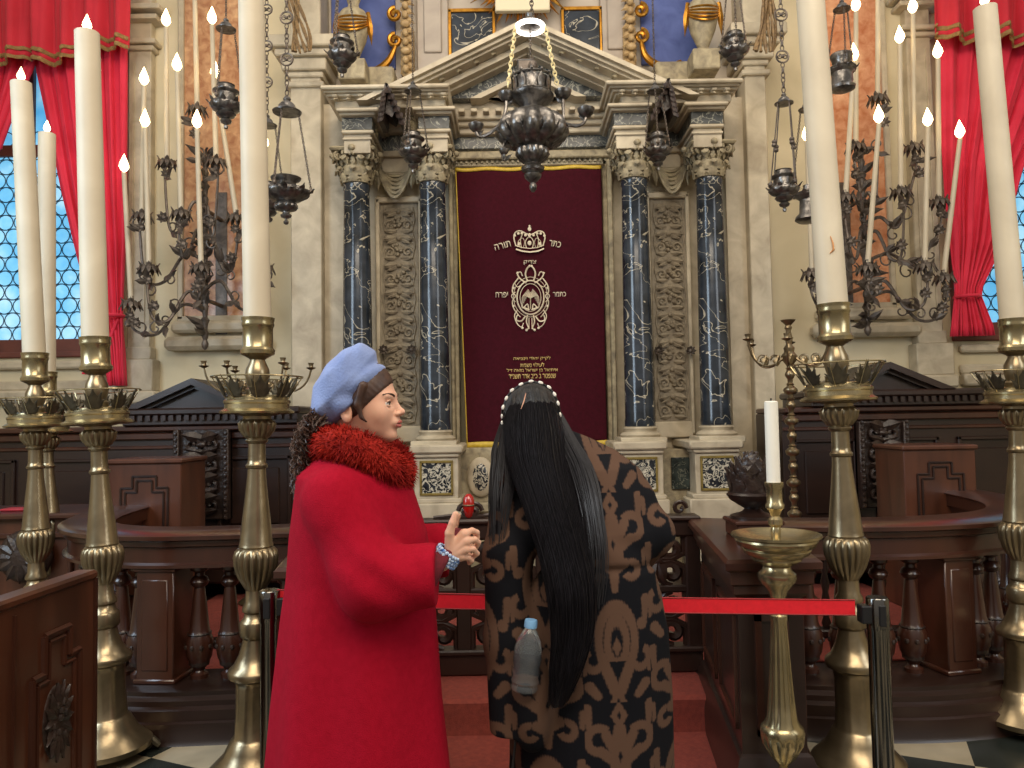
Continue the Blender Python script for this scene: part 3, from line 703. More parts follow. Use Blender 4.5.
# small bronze rosettes and sconce brackets on the reliefs
for (x, y) in ((658, 351), (690, 351), (384, 350), (412, 350)):
    c = W(x, y, 7.42); mb = MB()
    for i in range(8): a = i*PI/4; mb.leaf((c.x, 7.42, c.z), (c.x+.06*math.cos(a), 7.38, c.z+.06*math.sin(a)), .045, .2)
    mb.ball((c.x, 7.4, c.z), .025, 8, 6); mb.tube([(c.x, 7.42, c.z), (c.x, 7.52, c.z)], .015, 6); A('bronze_rosette', mb, 'iron')

# urns standing on the cornice
def urn(x, y0, lab):
    Y0 = 7.2; b = W(x, y0, Y0); t = thing('draped_urn', lab, 'urn', (b.x, Y0, b.z), group=None); k = 1.0
    MB().box(-.13, -.12, 0, .13, .12, .2, bev=.01).build('plinth', 'stone_worn', t)
    MB().lathe([(.06, .2), (.075, .22), (.05, .25), (.07, .3), (.12, .42), (.15, .55), (.155, .64), (.12, .7), (.06, .74), (.05, .78), (.07, .84)], 24).build('body', 'stone_worn', t)
    mb = MB()
    for i in range(5): mb.tube([(.145*math.cos(PI+PI*q/10), .155*math.sin(PI+PI*q/10), .64-.012*i-.045*math.sin(PI*q/10)*(1+i*.5)) for q in range(11)], .011, 6)
    for s in (-1, 1): mb.leaf((s*.15, -.05, .68), (s*.18, -.05, .36), .06, -.1, nrm=(0, -1, 0), lobes=2)
    mb.build('gilt_drapery', 'gold', t)
    mb = MB()
    for i in range(10): a = 2*PI*i/10; mb.leaf((.05*math.cos(a), .05*math.sin(a), .84), (.1*math.cos(a), .1*math.sin(a), 1.12), .07, .1, nrm=(-math.cos(a), -math.sin(a), 0), lobes=2)
    mb.lathe([(.04, .84), (.09, .9), (.1, 1.0), (.05, 1.12), (.02, 1.2)], 14); mb.build('gilt_flame', 'gold', t)
urn(354, 84, 'gilt-draped stone urn on the ark cornice before the left blue niche'); urn(704, 74, 'gilt-draped stone urn on the ark cornice before the right blue niche')

# ---------------------------------------------------------------- velvet curtain of the ark
YV = 7.4; ct = thing('ark_curtain', 'burgundy velvet curtain with pale embroidered crown and Hebrew words', 'curtain', (WX(531, YV), YV, WZ(445, YV)))
vx0, vx1, vz0, vz1 = WX(459, YV), WX(604, YV), WZ(444, YV), WZ(168, YV); vcx, vhw = (vx0+vx1)/2, (vx1-vx0)/2
def vfold(u, v):
    z = vz1+(vz0-vz1)*v; tl = .008*v
    x = vcx+vhw*(2*u-1)*(1+.0*v)+(.075*v-.02)*(1-u)
    e = min(1, 8*abs(u-.5)) if abs(u-.5) < .5 else 1
    return (x, YV+.012*math.sin(u*15)*(.3+v)*(abs(2*u-1)**.7)+.014*math.sin(u*4+v*3), z)
mb = MB(); mb.grid(vfold, 60, 50); solid(mb.build('velvet_cloth', 'velvet', ct, world=True, smooth=180), .01)
mb = MB()
mb.grid(lambda u, v: (vfold(u, 0)[0], vfold(u, 0)[1]-.012, vz1+.012-.035*v-.006*math.sin(u*21)), 60, 2)
mb.grid(lambda u, v: (vfold(u, 1)[0], vfold(u, 1)[1]-.012, vz0-.03+.055*v+.006*math.sin(u*13)), 60, 2)
for u in (0.004, .996): mb.grid(lambda a, v, u=u: (vfold(u, v)[0]+(.01*a-.005), vfold(u, v)[1]-.008, vfold(u, v)[2]), 1, 40)
solid(mb.build('yellow_trim', 'gold_trim', ct, world=True, smooth=60), .006)
MB().tube([(vx0-.04, YV+.03, vz1+.03), (vx1+.04, YV+.03, vz1+.03)], .012, 8).build('rod', 'brass', ct, world=True)
YE = YV-.03
def E(px, py): p = W(px, py, YE); return Vector((p.x, YE, p.z))
# crown
mb = MB(); r_ = .0065
mb.tube([E(516, 249), E(522, 251), E(530, 252), E(538, 251), E(544, 248.5)], .012, 6, flat=.4); mb.tube([E(515.5, 245.5), E(522, 247.5), E(530, 248.4), E(538, 247.4), E(544, 245)], .006, 6, flat=.4)
for s in (-1, 1):
    X = lambda a: 529.5+s*a
    mb.tube(catmull([E(X(13.5), 246), E(X(15.5), 238), E(X(14), 232.5), E(X(9), 231), E(X(4), 233.5), E(X(0), 235)], 5), .009, 6, flat=.5)
    mb.tube(catmull([E(X(8), 248), E(X(9), 240), E(X(7), 234)], 5), .006, 5, flat=.5); mb.tube(catmull([E(X(3), 248), E(X(4), 242), E(X(2), 238), E(X(0), 237)], 5), .006, 5, flat=.5)
    mb.tube(catmull([E(X(12), 247), E(X(11), 241), E(X(7), 238), E(X(5), 242), E(X(6), 247)], 4), .004, 5, flat=.5)
    for k in range(4): p = E(X(14.8-k*3.6), 235.5-2.4*math.sin(k)); mb.ball(p, (.014, .005, .014), 7, 5)
    mb.ball(E(X(10.5), 244), (.014, .005, .02), 7, 5)
for (x, y, a) in ((529.5, 229, .018), (529.5, 226, .01), (529.5, 243, .02), (529.5, 235, .016)): mb.ball(E(x, y), (a, .005, a*1.2), 8, 5)
mb.build('embroidered_crown', 'embroidery', ct, world=True)
# cartouche
mb = MB()
def EL(cx, cy, a, b_, r, n=36): mb.tube([E(cx+a*math.cos(t*2*PI/n), cy+b_*math.sin(t*2*PI/n)) for t in range(n)], r, 5, closed=True, flat=.5)
EL(530.5, 297.5, 13.5, 17, .011); EL(530.5, 297.5, 10.5, 13.8, .005); EL(530.5, 297, 17, 20, .004)
for s in (-1, 1):
    X = lambda a: 530.5+s*a
    for pts, rr in (([(3, 281), (5, 274), (3, 268), (0, 266)], .011), ([(4, 283), (10, 279), (13, 274), (10, 272), (8, 276)], .009), ([(12, 278), (17, 285), (18, 292), (15, 296), (18, 301), (17, 308), (12, 315)], .008),
        ([(5, 316), (9, 321), (14, 320), (13, 315), (10, 317)], .009), ([(13, 310), (16, 316), (13, 324), (9, 327), (7, 323)], .007), ([(3, 315), (4, 322), (2, 328), (5, 330)], .009), ([(1.5, 318), (1.5, 329)], .006),
        ([(8, 284), (13, 287), (16, 283)], .006), ([(15, 292), (19, 296), (15, 302)], .006)):
        mb.tube(catmull([E(X(a), b_) for a, b_ in pts], 5), rr, 5, flat=.5)
    for a, b_ in ((13, 273), (4, 330), (17, 288), (17, 306), (8, 328), (1, 266)): mb.ball(E(X(a), b_), (.013, .005, .013), 7, 5)
    # the little fountain figure inside the oval: fine strokes
    for k in range(6): mb.tube(catmull([E(X(.3), 296+k*.4), E(X(2.5+k), 289+k*1.3), E(X(3.5+k*1.1), 297+k*2.1)], 4), .004, 5, flat=.5)
    mb.tube([E(X(0), 292), E(X(0), 309)], .006, 5); mb.tube(catmull([E(X(7), 308), E(X(3), 304), E(X(2), 309)], 4), .006, 5)
    for k in range(4): mb.ball(E(X(2+k*1.7), 309.5-.6*k), (.012, .005, .01), 6, 5)
mb.build('embroidered_cartouche', 'embroidery', ct, world=True)
# lettering
def heb(s, px, py, h_px, mt, ang=0, wpx=None):
    cu = bpy.data.curves.new('lettering', 'FONT'); cu.body = s[::-1]; cu.align_x = 'CENTER'; cu.align_y = 'CENTER'; cu.size = 1; cu.extrude = .0; cu.offset = .008
    o = bpy.data.objects.new('lettering', cu); C.objects.link(o)
    dg = bpy.context.evaluated_depsgraph_get(); me = bpy.data.meshes.new_from_object(o.evaluated_get(dg)); bpy.data.objects.remove(o)
    co_ = np.array([v.co[:] for v in me.vertices]); bb = co_.max(0)-co_.min(0); cc = (co_.max(0)+co_.min(0))/2
    k = YE/F_PX; s_ = h_px*k/bb[1]; sw = wpx*k/bb[0] if wpx else s_; p = E(px, py)-WLOC[ct.name]
    T = Matrix.Translation(p) @ Matrix.Rotation(ang, 4, 'Y') @ Matrix.Rotation(PI/2, 4, 'X') @ Matrix.Diagonal((sw, s_, 1, 1)) @ Matrix.Translation(-Vector(cc))
    me.transform(T); me.materials.clear(); me.materials.append(M[mt]); ob = bpy.data.objects.new('lettering', me); C.objects.link(ob); ob.parent = ct
    md = ob.modifiers.new('thickness', 'SOLIDIFY'); md.thickness = .004; return ob
heb('תורה', 502.5, 245.5, 6.2, 'embroidery', -.25, 16.5); heb('כתר', 555, 243.8, 6, 'embroidery', .2, 12)
heb('צדיק', 530, 262.5, 4.6, 'embroidery', 0, 12.5); heb('יפרח', 501.8, 294.8, 5.4, 'embroidery', 0, 12.5); heb('כתמר', 559.5, 294.2, 4.6, 'embroidery', 0, 13)
for s, x, y, h_, w_ in (('לק״ק יהודי וינציאה', 532, 358.6, 4.4, 37), ('לעילוי נשמת', 532.3, 364.8, 4.4, 24), ('איתיאל בן ישראל מואה ז״ל', 532.3, 370.4, 4.6, 51), ('שנפטר ב כ״ב אדר תשנ״ד', 532.3, 376.2, 4.6, 47)):
    heb(s, x, y, h_, 'gold_thread', 0, w_)
# ================================================================= platform, steps and carpet
struct('platform', MB().box(-3.1, 4.05, 0, 3.1, 7.75, .165, bev=.01), 'wood_dark', smooth=30)
mb = MB()
cp = [(3.1, .012), (3.74, .012), (3.77, .02), (3.78, .165), (3.81, .178), (6.2, .178), (6.2, .166), (3.83, .166), (3.79, .155), (3.76, .0), (3.1, .0)]

vsx = []
for X in (-.66, .96): vsx += [(X, y, z) for y, z in cp]
n = len(cp); mb.add(vsx, [tuple(range(n)), tuple(range(2*n-1, n-1, -1))]+[(i, i+n, (i+1) % n+n, (i+1) % n) for i in range(n)])
o = mb.build('stair_carpet', 'carpet', smooth=20); tag(recentre(o, (0, 4.0, 0)), 'red carpet running up the step between the wooden railings', 'carpet')
st = MB().box(-.7, 3.8, 0, 1.0, 4.05, .164); struct('step', st, 'wood_dark', smooth=0)
for s, lab in ((-1, 'red carpet on the raised floor inside the left balustrade'), (1, 'red carpet on the raised floor inside the right balustrade')):
    x0, x1 = (-2.4, -.55) if s < 0 else (.85, 2.8)
    o = MB().box(x0, 4.3, .166, x1, 6.2, .18, bev=.004).build('carpet', 'carpet'); tag(recentre(o, ((x0+x1)/2, 5, .166)), lab, 'carpet')

# ================================================================= curved balustrades
def sweep(mb, path, prof, s=1, closed=True):
    "prof (offset outwards, z)"
    P = [Vector((p[0], p[1], 0)) for p in path]; L = len(P); n = len(prof); vs = []
    for i in range(L):
        t = (P[min(i+1, L-1)]-P[max(i-1, 0)]).normalized(); nn = Vector((t.y, -t.x, 0))*s
        vs += [P[i]+nn*o+Vector((0, 0, z)) for o, z in prof]
    fs = [(i*n+j, (i+1)*n+j, (i+1)*n+(j+1) % n, i*n+(j+1) % n) for i in range(L-1) for j in range(n)]
    fs += [tuple(range(n)), tuple(range(L*n-1, L*n-n-1, -1))]
    return mb.add(vs, fs)
RP = catmull([(1.28, 4.0, 0), (1.6, 3.94, 0), (2.05, 3.93, 0), (2.5, 4.06, 0), (2.85, 4.36, 0), (3.06, 4.8, 0), (3.14, 5.5, 0), (3.15, 6.3, 0)], 8)
LP = catmull([(-1.06, 4.08, 0), (-1.45, 4.04, 0), (-1.85, 4.03, 0), (-2.15, 4.12, 0), (-2.42, 4.35, 0), (-2.6, 4.75, 0), (-2.68, 5.4, 0), (-2.7, 6.3, 0)], 8)
RAIL = [(-.13, .90), (-.13, .97), (-.145, .985), (-.12, 1.0), (.12, 1.0), (.15, .985), (.15, .965), (.125, .955), (.12, .93), (.1, .92), (.1, .845), (.125, .835), (.125, .82), (-.1, .82), (-.1, .9)]
BASE = [(-.13, .166), (-.13, .235), (.16, .235), (.19, .225), (.19, .205), (.22, .19), (.22, .165), (.255, .155), (.255, .105), (.275, .1), (.275, .02), (.29, 0), (-.05, 0), (-.05, .166)]
def pix_x(p): 
    d = p-CAM; return 512+F_PX*(d.dot(R_)/d.dot(F_))
def on_path(path, px, z=.5):
    best = None
    for i in range(len(path)-1):
        for k in range(10):
            q = path[i].lerp(path[i+1], k/10); e = abs(pix_x(Vector((q.x, q.y, z)))-px)
            if q.y < 5 and (best is None or e < best[0]): best = (e, q, (path[i+1]-path[i]).normalized())
    return best[1], best[2]
BAL = [(.046, .235), (.046, .255), (.03, .265), (.026, .275), (.04, .295), (.062, .34), (.07, .39), (.068, .43), (.055, .46), (.058, .465), (.05, .48), (.04, .58), (.028, .69), (.026, .7), (.04, .71), (.048, .73), (.04, .75), (.026, .76), (.024, .775), (.046, .79), (.046, .82)]
def baluster(parent, loc, proto=[]):
    if proto:
        a = proto[0].copy(); C.objects.link(a); a.parent = parent; a.location = loc; b = proto[1].copy(); C.objects.link(b); b.parent = a; return
    a = MB().lathe(BAL, 20).build('baluster', 'wood', parent); a.location = loc
    mb = MB()
    for i in range(9):
        g = 2*PI*i/9; c_, s_ = math.cos(g), math.sin(g)
        mb.leaf((.045*c_, .045*s_, .3), (.068*c_, .068*s_, .46), .05, .1, nrm=(-c_, -s_, 0), lobes=2); mb.ball((.066*math.cos(g+.35), .066*math.sin(g+.35), .4), .014, 6, 4)
    mb.torus((0, 0, .462), .055, .007, 18, 5)
    b = mb.build('carved_leaves', 'wood_carved', a); proto += [a, b]
def balustrade(path, s, xs, posts, label):
    t = thing('curved_balustrade', label, 'balustrade', (path[0].x, path[0].y, 0)); o0 = Vector((path[0].x, path[0].y, 0))
    mb = MB(); sweep(mb, path, RAIL, s); mb.build('hand_rail', 'wood', t, world=True)
    mb = MB(); sweep(mb, path, BASE, s); mb.build('stepped_base', 'wood_dark', t, world=True)
    for px in xs: q, _ = on_path(path, px); baluster(t, Vector((q.x, q.y, 0))-o0)
    L = len(path)
    for i in range(36, L-4, 3): q = path[i]; baluster(t, Vector((q.x, q.y, 0))-o0)
    for px, wd in posts:
        q, d = on_path(path, px); T = Matrix.Translation((q.x, q.y, 0)) @ Matrix.Rotation(math.atan2(d.y, d.x), 4, 'Z')
        mb = MB().box(-wd, -.1, .235, wd, .1, .82, T, bev=.006); mb.box(-wd-.012, -.112, .235, wd+.012, .112, .26, T, bev=.006).box(-wd-.012, -.112, .8, wd+.012, .112, .82, T, bev=.005)
        mb.box(-wd+.03, -.106, .3, wd-.03, .106, .76, T, bev=.005)
        mb.build('post', 'wood', t, world=True)
    return t
balustrade(RP, 1, [808, 842, 880, 912, 976, 992], [(946, .085)], 'curved dark walnut balustrade on a stepped base, right of the carpet')
balustrade(LP, -1, [122, 140, 200, 230, 262, 286, 308], [(165, .1)], 'curved dark walnut balustrade on a stepped base, left of the carpet')

def side_plinth(poly, label):
    cx = sum(p[0] for p in poly)/4; cy = sum(p[1] for p in poly)/4
    t = thing('railing_plinth', label, 'railing', (cx, cy, 0))
    def ring(o, z): return [(p[0]+(o if p[0] > cx else -o), p[1]+(o if p[1] > cy else -o), z) for p in poly]
    def stack(rows):
        vs = [p for o, z in rows for p in ring(o, z)]; fs = [(i*4+j, i*4+(j+1) % 4, i*4+4+(j+1) % 4, i*4+4+j) for i in range(len(rows)-1) for j in range(4)]
        fs += [(3, 2, 1, 0), tuple(range(len(vs)-4, len(vs)))]; return MB().add(vs, fs)
    stack([(0, .0), (0, .86)]).build('body', 'wood_dark', t, world=True, smooth=20)
    stack([(0, .84), (.02, .86), (.02, .89), (.035, .9), (.035, .945), (.06, .96), (.06, .985), (.045, .998)]).build('hand_rail', 'wood', t, world=True, smooth=20)
    stack([(.045, 0), (.045, .13), (.035, .17), (.03, .2), (.015, .24), (.0, .25)]).build('stepped_base', 'wood_dark', t, world=True, smooth=20)
    P = [Vector((p[0], p[1], 0)) for p in poly]
    for a, b_ in ((0, 1), (3, 0), (1, 2)):
        A_, B_ = P[a], P[b_]; d = (B_-A_); L = d.length; d.normalize(); nn = Vector((d.y, -d.x, 0))
        if nn.dot((A_+B_)/2-Vector((cx, cy, 0))) < 0: nn = -nn
        mb = MB(); n_ = 1 if L < .6 else 2
        for k in range(n_):
            u0 = L*(k/n_)+.06; u1 = L*((k+1)/n_)-.06
            for (ua, ub, za, zb_) in ((u0, u1, .32, .345), (u0, u1, .755, .78), (u0, u0+.025, .32, .78), (u1-.025, u1, .32, .78)):
                q = [A_+d*ua+Vector((0, 0, za)), A_+d*ub+Vector((0, 0, za)), A_+d*ub+Vector((0, 0, zb_)), A_+d*ua+Vector((0, 0, zb_))]
                mb.ngon_plate([p-nn*.004 for p in q], nn, .018)
        mb.build('panel_moulding', 'wood', t, world=True, smooth=20)
    return t
side_plinth([(.86, 2.98), (1.11, 2.98), (1.28, 4.0), (1.0, 4.12)], 'solid dark walnut railing end right of the carpet, under the carved pinecone')
side_plinth([(-.86, 2.98), (-.56, 2.98), (-.70, 4.12), (-1.03, 4.0)], 'solid dark walnut railing end left of the carpet, behind the woman in red')

# pierced gate
g = thing('pierced_gate', 'dark carved wooden gate with pierced scrollwork between the railing ends', 'gate', (0.0, 4.17, .178))
gx0, gx1 = -.70, 1.0
mb = MB().box(gx0, 4.13, .18, gx1, 4.2, .30, bev=.01).box(gx0, 4.11, .29, gx1, 4.22, .32, bev=.008).box(gx0, 4.12, .9, gx1, 4.21, 1.0, bev=.012).box(gx0, 4.1, .985, gx1, 4.23, 1.015, bev=.01)
for x in (gx0+.04, -.28, .15, .58, gx1-.04): mb.box(x-.04, 4.13, .3, x+.04, 4.2, .95, bev=.008)
mb.box(gx0, 4.14, .6, gx1, 4.19, .64, bev=.008)
mb.build('frame', 'wood_dark', g, world=True, smooth=30)
xs_ = [gx0+.04, -.28, .15, .58, gx1-.04]
for i in range(4):
    a, b_ = xs_[i]+.04, xs_[i+1]-.04
    for z0, z1 in ((.32, .6), (.64, .9)):
        mb = MB(); cx, cz = (a+b_)/2, (z0+z1)/2; hw, hh = (b_-a)/2, (z1-z0)/2; nn = max(1, round(hw/.13))
        for k in range(nn):
            c = a+(b_-a)*(k+.5)/nn; w2 = (b_-a)/nn/2
            for s in (-1, 1):
                for s2 in (-1, 1):
                    mb.tube([(p[0], 4.165, p[2]) for p in spiral((c+s*w2*.5, 0, cz+s2*hh*.52), w2*.48, .012, PI/2*s2, 1.25*s*s2, n=16)], [.02]*8+[.024]*9, 6, flat=1)
                    mb.tube([(c, 4.165, cz+s2*.01), (c+s*w2*.5, 4.165, cz+s2*hh*.05), (c+s*w2*.98, 4.165, cz+s2*hh*.3), (c+s*w2, 4.165, cz+s2*hh)], .021, 6)
                    mb.leaf((c, 4.155, cz), (c+s*w2*.25, 4.14, cz+s2*hh*.95), .07, .1, lobes=2)
            mb.ball((c, 4.16, cz), (.035, .025, .035), 8, 6)
        mb.build('pierced_scrollwork', 'wood_dark', g, world=True)
for s in (-1, 1):
    mb = MB(); mb.tube(spiral((-.24+s*.02, 4.165, 1.055), .045, .01, 0 if s > 0 else PI, 1.2*s, n=14), .014, 6); mb.tube([(-.24+s*.0, 4.165, 1.02), (-.24+s*.1, 4.165, 1.03), (-.24+s*.2, 4.165, 1.02)], .012, 6); mb.build('scroll_crest', 'wood_dark', g, world=True)
mb = MB(); mb.tube(spiral((.9, 4.165, 1.05), .04, .01, 0, 1.1, n=12), .012, 6)
mb.build('scroll_crest', 'wood_dark', g, world=True)

# ================================================================= stalls along the back wall
def stall(x0, x1, ap, base, ytop, carved, label, side):
    Y0 = 6.5; ref = ap[0]; zt = W(ref, ytop, Y0).z; X0, X1 = (x0, WX(x1, Y0)) if side == 0 else (WX(x0, Y0), x1)
    t = thing('panelled_stall', label, 'bench', ((X0+X1)/2, 6.8, .0))
    MB().box(X0, Y0, 0, X1, 7.2, zt-.05, bev=.006).build('back_panel', 'wood_dark', t, world=True, smooth=20)
    mb = MB().box(X0, Y0-.07, zt-.05, X1+0, 7.2, zt, bev=.012).box(X0, Y0-.04, zt-.12, X1, Y0+.02, zt-.06, bev=.01).box(X0, Y0-.02, zt-.2, X1, Y0+.02, zt-.17, bev=.006)
    mb.build('top_rail', 'wood', t, world=True, smooth=30)
    # raised cornice with pediment
    za = W(ap[0], ap[1], Y0).z; zb_ = W(ap[0], base[2], Y0).z; a, b_ = WX(base[0], Y0), WX(base[1], Y0); ca, cb = WX(base[3], Y0), WX(base[4], Y0)
    xa = WX(ap[0], Y0)
    mb = MB().box(ca, Y0-.14, zb_-.06, cb, 7.1, zb_, bev=.015).box(ca+.03, Y0-.1, zt+.0, cb-.03, 7.1, zb_-.055, bev=.01)
    k = ca+.05
    while k < cb-.06: mb.box(k, Y0-.13, zb_-.105, k+.035, Y0-.05, zb_-.06); k += .065
    mb.build('cornice', 'wood_dark', t, world=True, smooth=20)
    mb = MB().prism([(a+.12, zb_), (b_-.12, zb_), (xa, za-.05)], Y0-.02, 7.05); mb.build('pediment', 'wood_dark', t, world=True, smooth=20)
    mb = MB()
    for e, o in ((a, .055), (b_, .055)): mb.prism([(e, zb_), (xa, za), (xa, za-o), (e+(.13 if e < xa else -.13), zb_)], Y0-.14, 7.08); mb.prism([(e+(.06 if e < xa else -.06), zb_), (xa, za-.03), (xa, za-.085), (e+(.2 if e < xa else -.2), zb_)], Y0-.08, 7.06)
    mb.build('pediment_moulding', 'wood_dark', t, world=True, smooth=20)
    # framed panels
    n = 6; sp = (X1-X0)/n
    for i in range(n):
        p0, p1 = X0+sp*i+.08, X0+sp*(i+1)-.08
        mb = MB(); 
        for (q0, q1, r0, r1) in ((p0, p1, zt-.3, zt-.27), (p0, p1, .6, .63), (p0, p0+.03, .6, zt-.27), (p1-.03, p1, .6, zt-.27)): mb.box(q0, Y0-.03, r0, q1, Y0+.01, r1, bev=.006)
        mb.box(p0+.1, Y0-.018, .7, p1-.1, Y0+.01, zt-.37, bev=.008)
        mb.build('panel', 'wood_dark', t, world=True, smooth=20)
    MB().box(X0, Y0-.5, .3, X1, Y0, .62, bev=.02).build('seat', 'wood_dark', t, world=True, smooth=20)
    # carved openwork panel with beaded edges
    c0, c1 = WX(carved[0], Y0-.08), WX(carved[1], Y0-.08); z1 = W(ref, carved[2], Y0).z; z0 = .75
    mb = MB().box(c0, Y0-.07, z0, c1, Y0, z1, bev=.01).box(c0, Y0-.12, z0, c0+.05, Y0-.02, z1, bev=.01).box(c1-.05, Y0-.12, z0, c1, Y0-.02, z1, bev=.01)
    zz = z0+.12; cx = (c0+c1)/2; hw = (c1-c0)/2-.07
    while zz < z1-.05:
        for s in (-1, 1):
            mb.tube([(p[0], Y0-.09, p[2]) for p in spiral((cx+s*hw*.5, 0, zz), .07, .015, PI/2, 1.3*s, n=16)], .018, 6)
            mb.leaf((cx, Y0-.09, zz+.05), (cx+s*hw, Y0-.12, zz+.09), .09, .15, lobes=2); mb.leaf((cx, Y0-.09, zz-.06), (cx+s*hw*.9, Y0-.1, zz-.03), .06, .1)
        mb.ball((cx, Y0-.09, zz), (.05, .04, .03), 8, 6); zz += .17
    k = z0
    while k < z1-.02:
        for x in (c0+.025, c1-.025): mb.ball((x, Y0-.12, k+.02), .018, 6, 4)
        k += .05
    mb.build('carved_panel', 'wood_carved', t, world=True, label='carved scrollwork panel')
    return t
stall(-6.5, 300, (198, 379), (131, 265, 408, 125, 304), 425, (175, 230, 429), 'dark panelled stall with a low pediment along the wall, left of the ark', 0)
stall(778, 6.5, (880, 363), (818, 943, 390, 800, 996), 406, (852, 902, 421), 'dark panelled stall with a low pediment along the wall, right of the ark', 1)

# prayer desks
def desk(x0, x1, xs_, ytop, Yd, label, flip):
    z1 = W((x0+x1)/2, ytop, Yd).z; X0, X1 = W(x0, 490, Yd).x, W(x1, 490, Yd).x; h = z1-.18; w_ = X1-X0
    t = thing('prayer_desk', label, 'desk', ((X0+X1)/2, Yd+.2, .18)); D = .42
    l = -w_/2; r = w_/2; o = .0; y0 = -.2
    MB().box(l, y0, 0, r, y0+D, h-.03, bev=.006).build('body', 'wood_red', t, smooth=20)
    MB().box(l-.015, y0-.02, h-.035, r+.015, y0+D+.01, h, bev=.01).build('top', 'wood_red', t, smooth=20)
    mb = MB(); q = .03
    for o_ in (0, .03):
        prof = [(l+.09+o_, .2), (l+.09+o_, h-.2-o_), (l+.17+o_, h-.2-o_), (l+.17+o_, h-.12-o_), (r-.17-o_, h-.12-o_), (r-.17-o_, h-.2-o_), (r-.09-o_, h-.2-o_), (r-.09-o_, .2)]
        for a, b_ in zip(prof, prof[1:]+prof[:1]): mb.tube([(a[0], y0-.004, a[1]), (b_[0], y0-.004, b_[1])], .008, 6)
    mb.build('stepped_moulding', 'wood_dark', t, smooth=30)
    mb = MB(); 
    for i in range(14): a = 2*PI*i/14; mb.leaf((0, y0, h*.48), (.1*math.cos(a), y0-.02, h*.48+.1*math.sin(a)), .05, .1)
    mb.ball((0, y0-.005, h*.48), (.05, .03, .05), 10, 6); mb.build('carved_rosette', 'wood_carved', t)
    return t
desk(108, 181, 197, 459, 5.3, 'red-brown wooden prayer desk standing behind the left balustrade', 0)
desk(905, 977, 887, 445, 5.3, 'red-brown wooden prayer desk standing behind the right balustrade', 1)
# low spindle rails inside the enclosures
def low_rail(x0, x1, Y, label):
    t = thing('low_spindle_rail', label, 'railing', ((x0+x1)/2, Y, .18)); hw = (x1-x0)/2
    MB().box(-hw, -.06, .48, hw, .06, .53, bev=.012).build('hand_rail', 'wood_dark', t)
    MB().box(-hw, -.05, .0, hw, .05, .05, bev=.01).build('bottom_rail', 'wood_dark', t)
    n = int((x1-x0)/.17)
    for i in range(n): 
        o = MB().lathe([(.02, .05), (.03, .08), (.018, .12), (.03, .2), (.018, .27), (.028, .33), (.016, .38), (.028, .44), (.02, .48)], 10).build('spindle', 'wood_dark', t) if i == 0 else sp.copy()
        if i == 0: sp = o
        else: C.objects.link(o)
        o.location = (-hw+(i+.5)*2*hw/n, 0, 0)
low_rail(-2.4, -1.15, 4.75, 'low dark rail of thin turned spindles inside the left balustrade')
low_rail(1.3, 2.7, 4.75, 'low dark rail of thin turned spindles inside the right balustrade')
# bench end on the far left
t = thing('bench', 'reddish panelled bench end behind the two leftmost brass candlesticks', 'bench', (-3.3, 5.1, 0)); zt = W(40, 513, 4.95).z; X1 = W(86, 540, 4.95).x
MB().box(-1.2, -.15, 0, X1+3.3, .35, zt-.04, bev=.006).build('body', 'wood_red', t, smooth=20)
MB().box(-1.2, -.2, zt-.04, X1+3.3+.03, .38, zt, bev=.012).build('top', 'wood', t, smooth=20)
mb = MB()
for a, b_ in ((-1.1, -.6), (-.5, X1+3.22)):
    for (q0, q1, r0, r1) in ((a, b_, zt-.16, zt-.13), (a, b_, .3, .33), (a, a+.03, .3, zt-.13), (b_-.03, b_, .3, zt-.13)): mb.box(q0, -.175, r0, q1, -.14, r1, bev=.006)
mb.build('panel_moulding', 'wood', t, smooth=20)
p = W(5, 562, 4.7); mb = MB(); mb.ball((p.x+3.3, -.2, p.z), (.17, .08, .17), 18, 10)
for i in range(12): a = 2*PI*i/12; mb.leaf((p.x+3.3+.05*math.cos(a), -.27, p.z+.05*math.sin(a)), (p.x+3.3+.16*math.cos(a), -.24, p.z+.16*math.sin(a)), .06, .15)
mb.build('carved_medallion', 'wood_carved', t)
o = MB().box(-.08, -.06, 0, .1, .06, .018, bev=.008).build('prayer_book', mat('red_book_cover', '#a3222c', rough=.6)); p = W(15, 512, 5.1); o.location = (p.x, 5.12, zt); tag(o, 'small red book lying on top of the reddish bench end', 'book')

# open door panel, near left
hx, hy = W(90, 574, 2.95).x, 2.95; fx, fy = W(-10, 600, 2.42).x, 2.42
d = Vector((hx-fx, hy-fy, 0)); L = d.length; ang = math.atan2(d.y, d.x); zt = 1.0
t = thing('bench_door', 'open walnut bench door with a stepped panel and carved oval, lower left corner', 'door', (fx, fy, 0), ang)
MB().box(-.6, -.02, .05, L, .025, zt-.03, bev=.004).build('leaf', 'wood_red', t, smooth=20)
MB().box(-.6, -.03, zt-.035, L+.01, .055, zt, bev=.01).build('top_rail', 'wood_red', t, smooth=20)
MB().box(-.6, -.035, 0, L+.005, .03, .12, bev=.01).build('bottom_rail', 'wood_red', t, smooth=20)
mb = MB()
for z in (.0,): mb.box(.075, -.03, .12, .085, -.018, zt-.06).box(L-.01, -.03, .12, L+.004, .03, zt-.03)
mb.build('stile', 'wood', t, smooth=20)
mb = MB(); l, r, zz = .17, L-.1, zt-.17
prof = [(l, .2), (l, zz-.13), (l+.06, zz-.13), (l+.06, zz), (r-.06, zz), (r-.06, zz-.1), (r, zz-.1), (r, .2)]
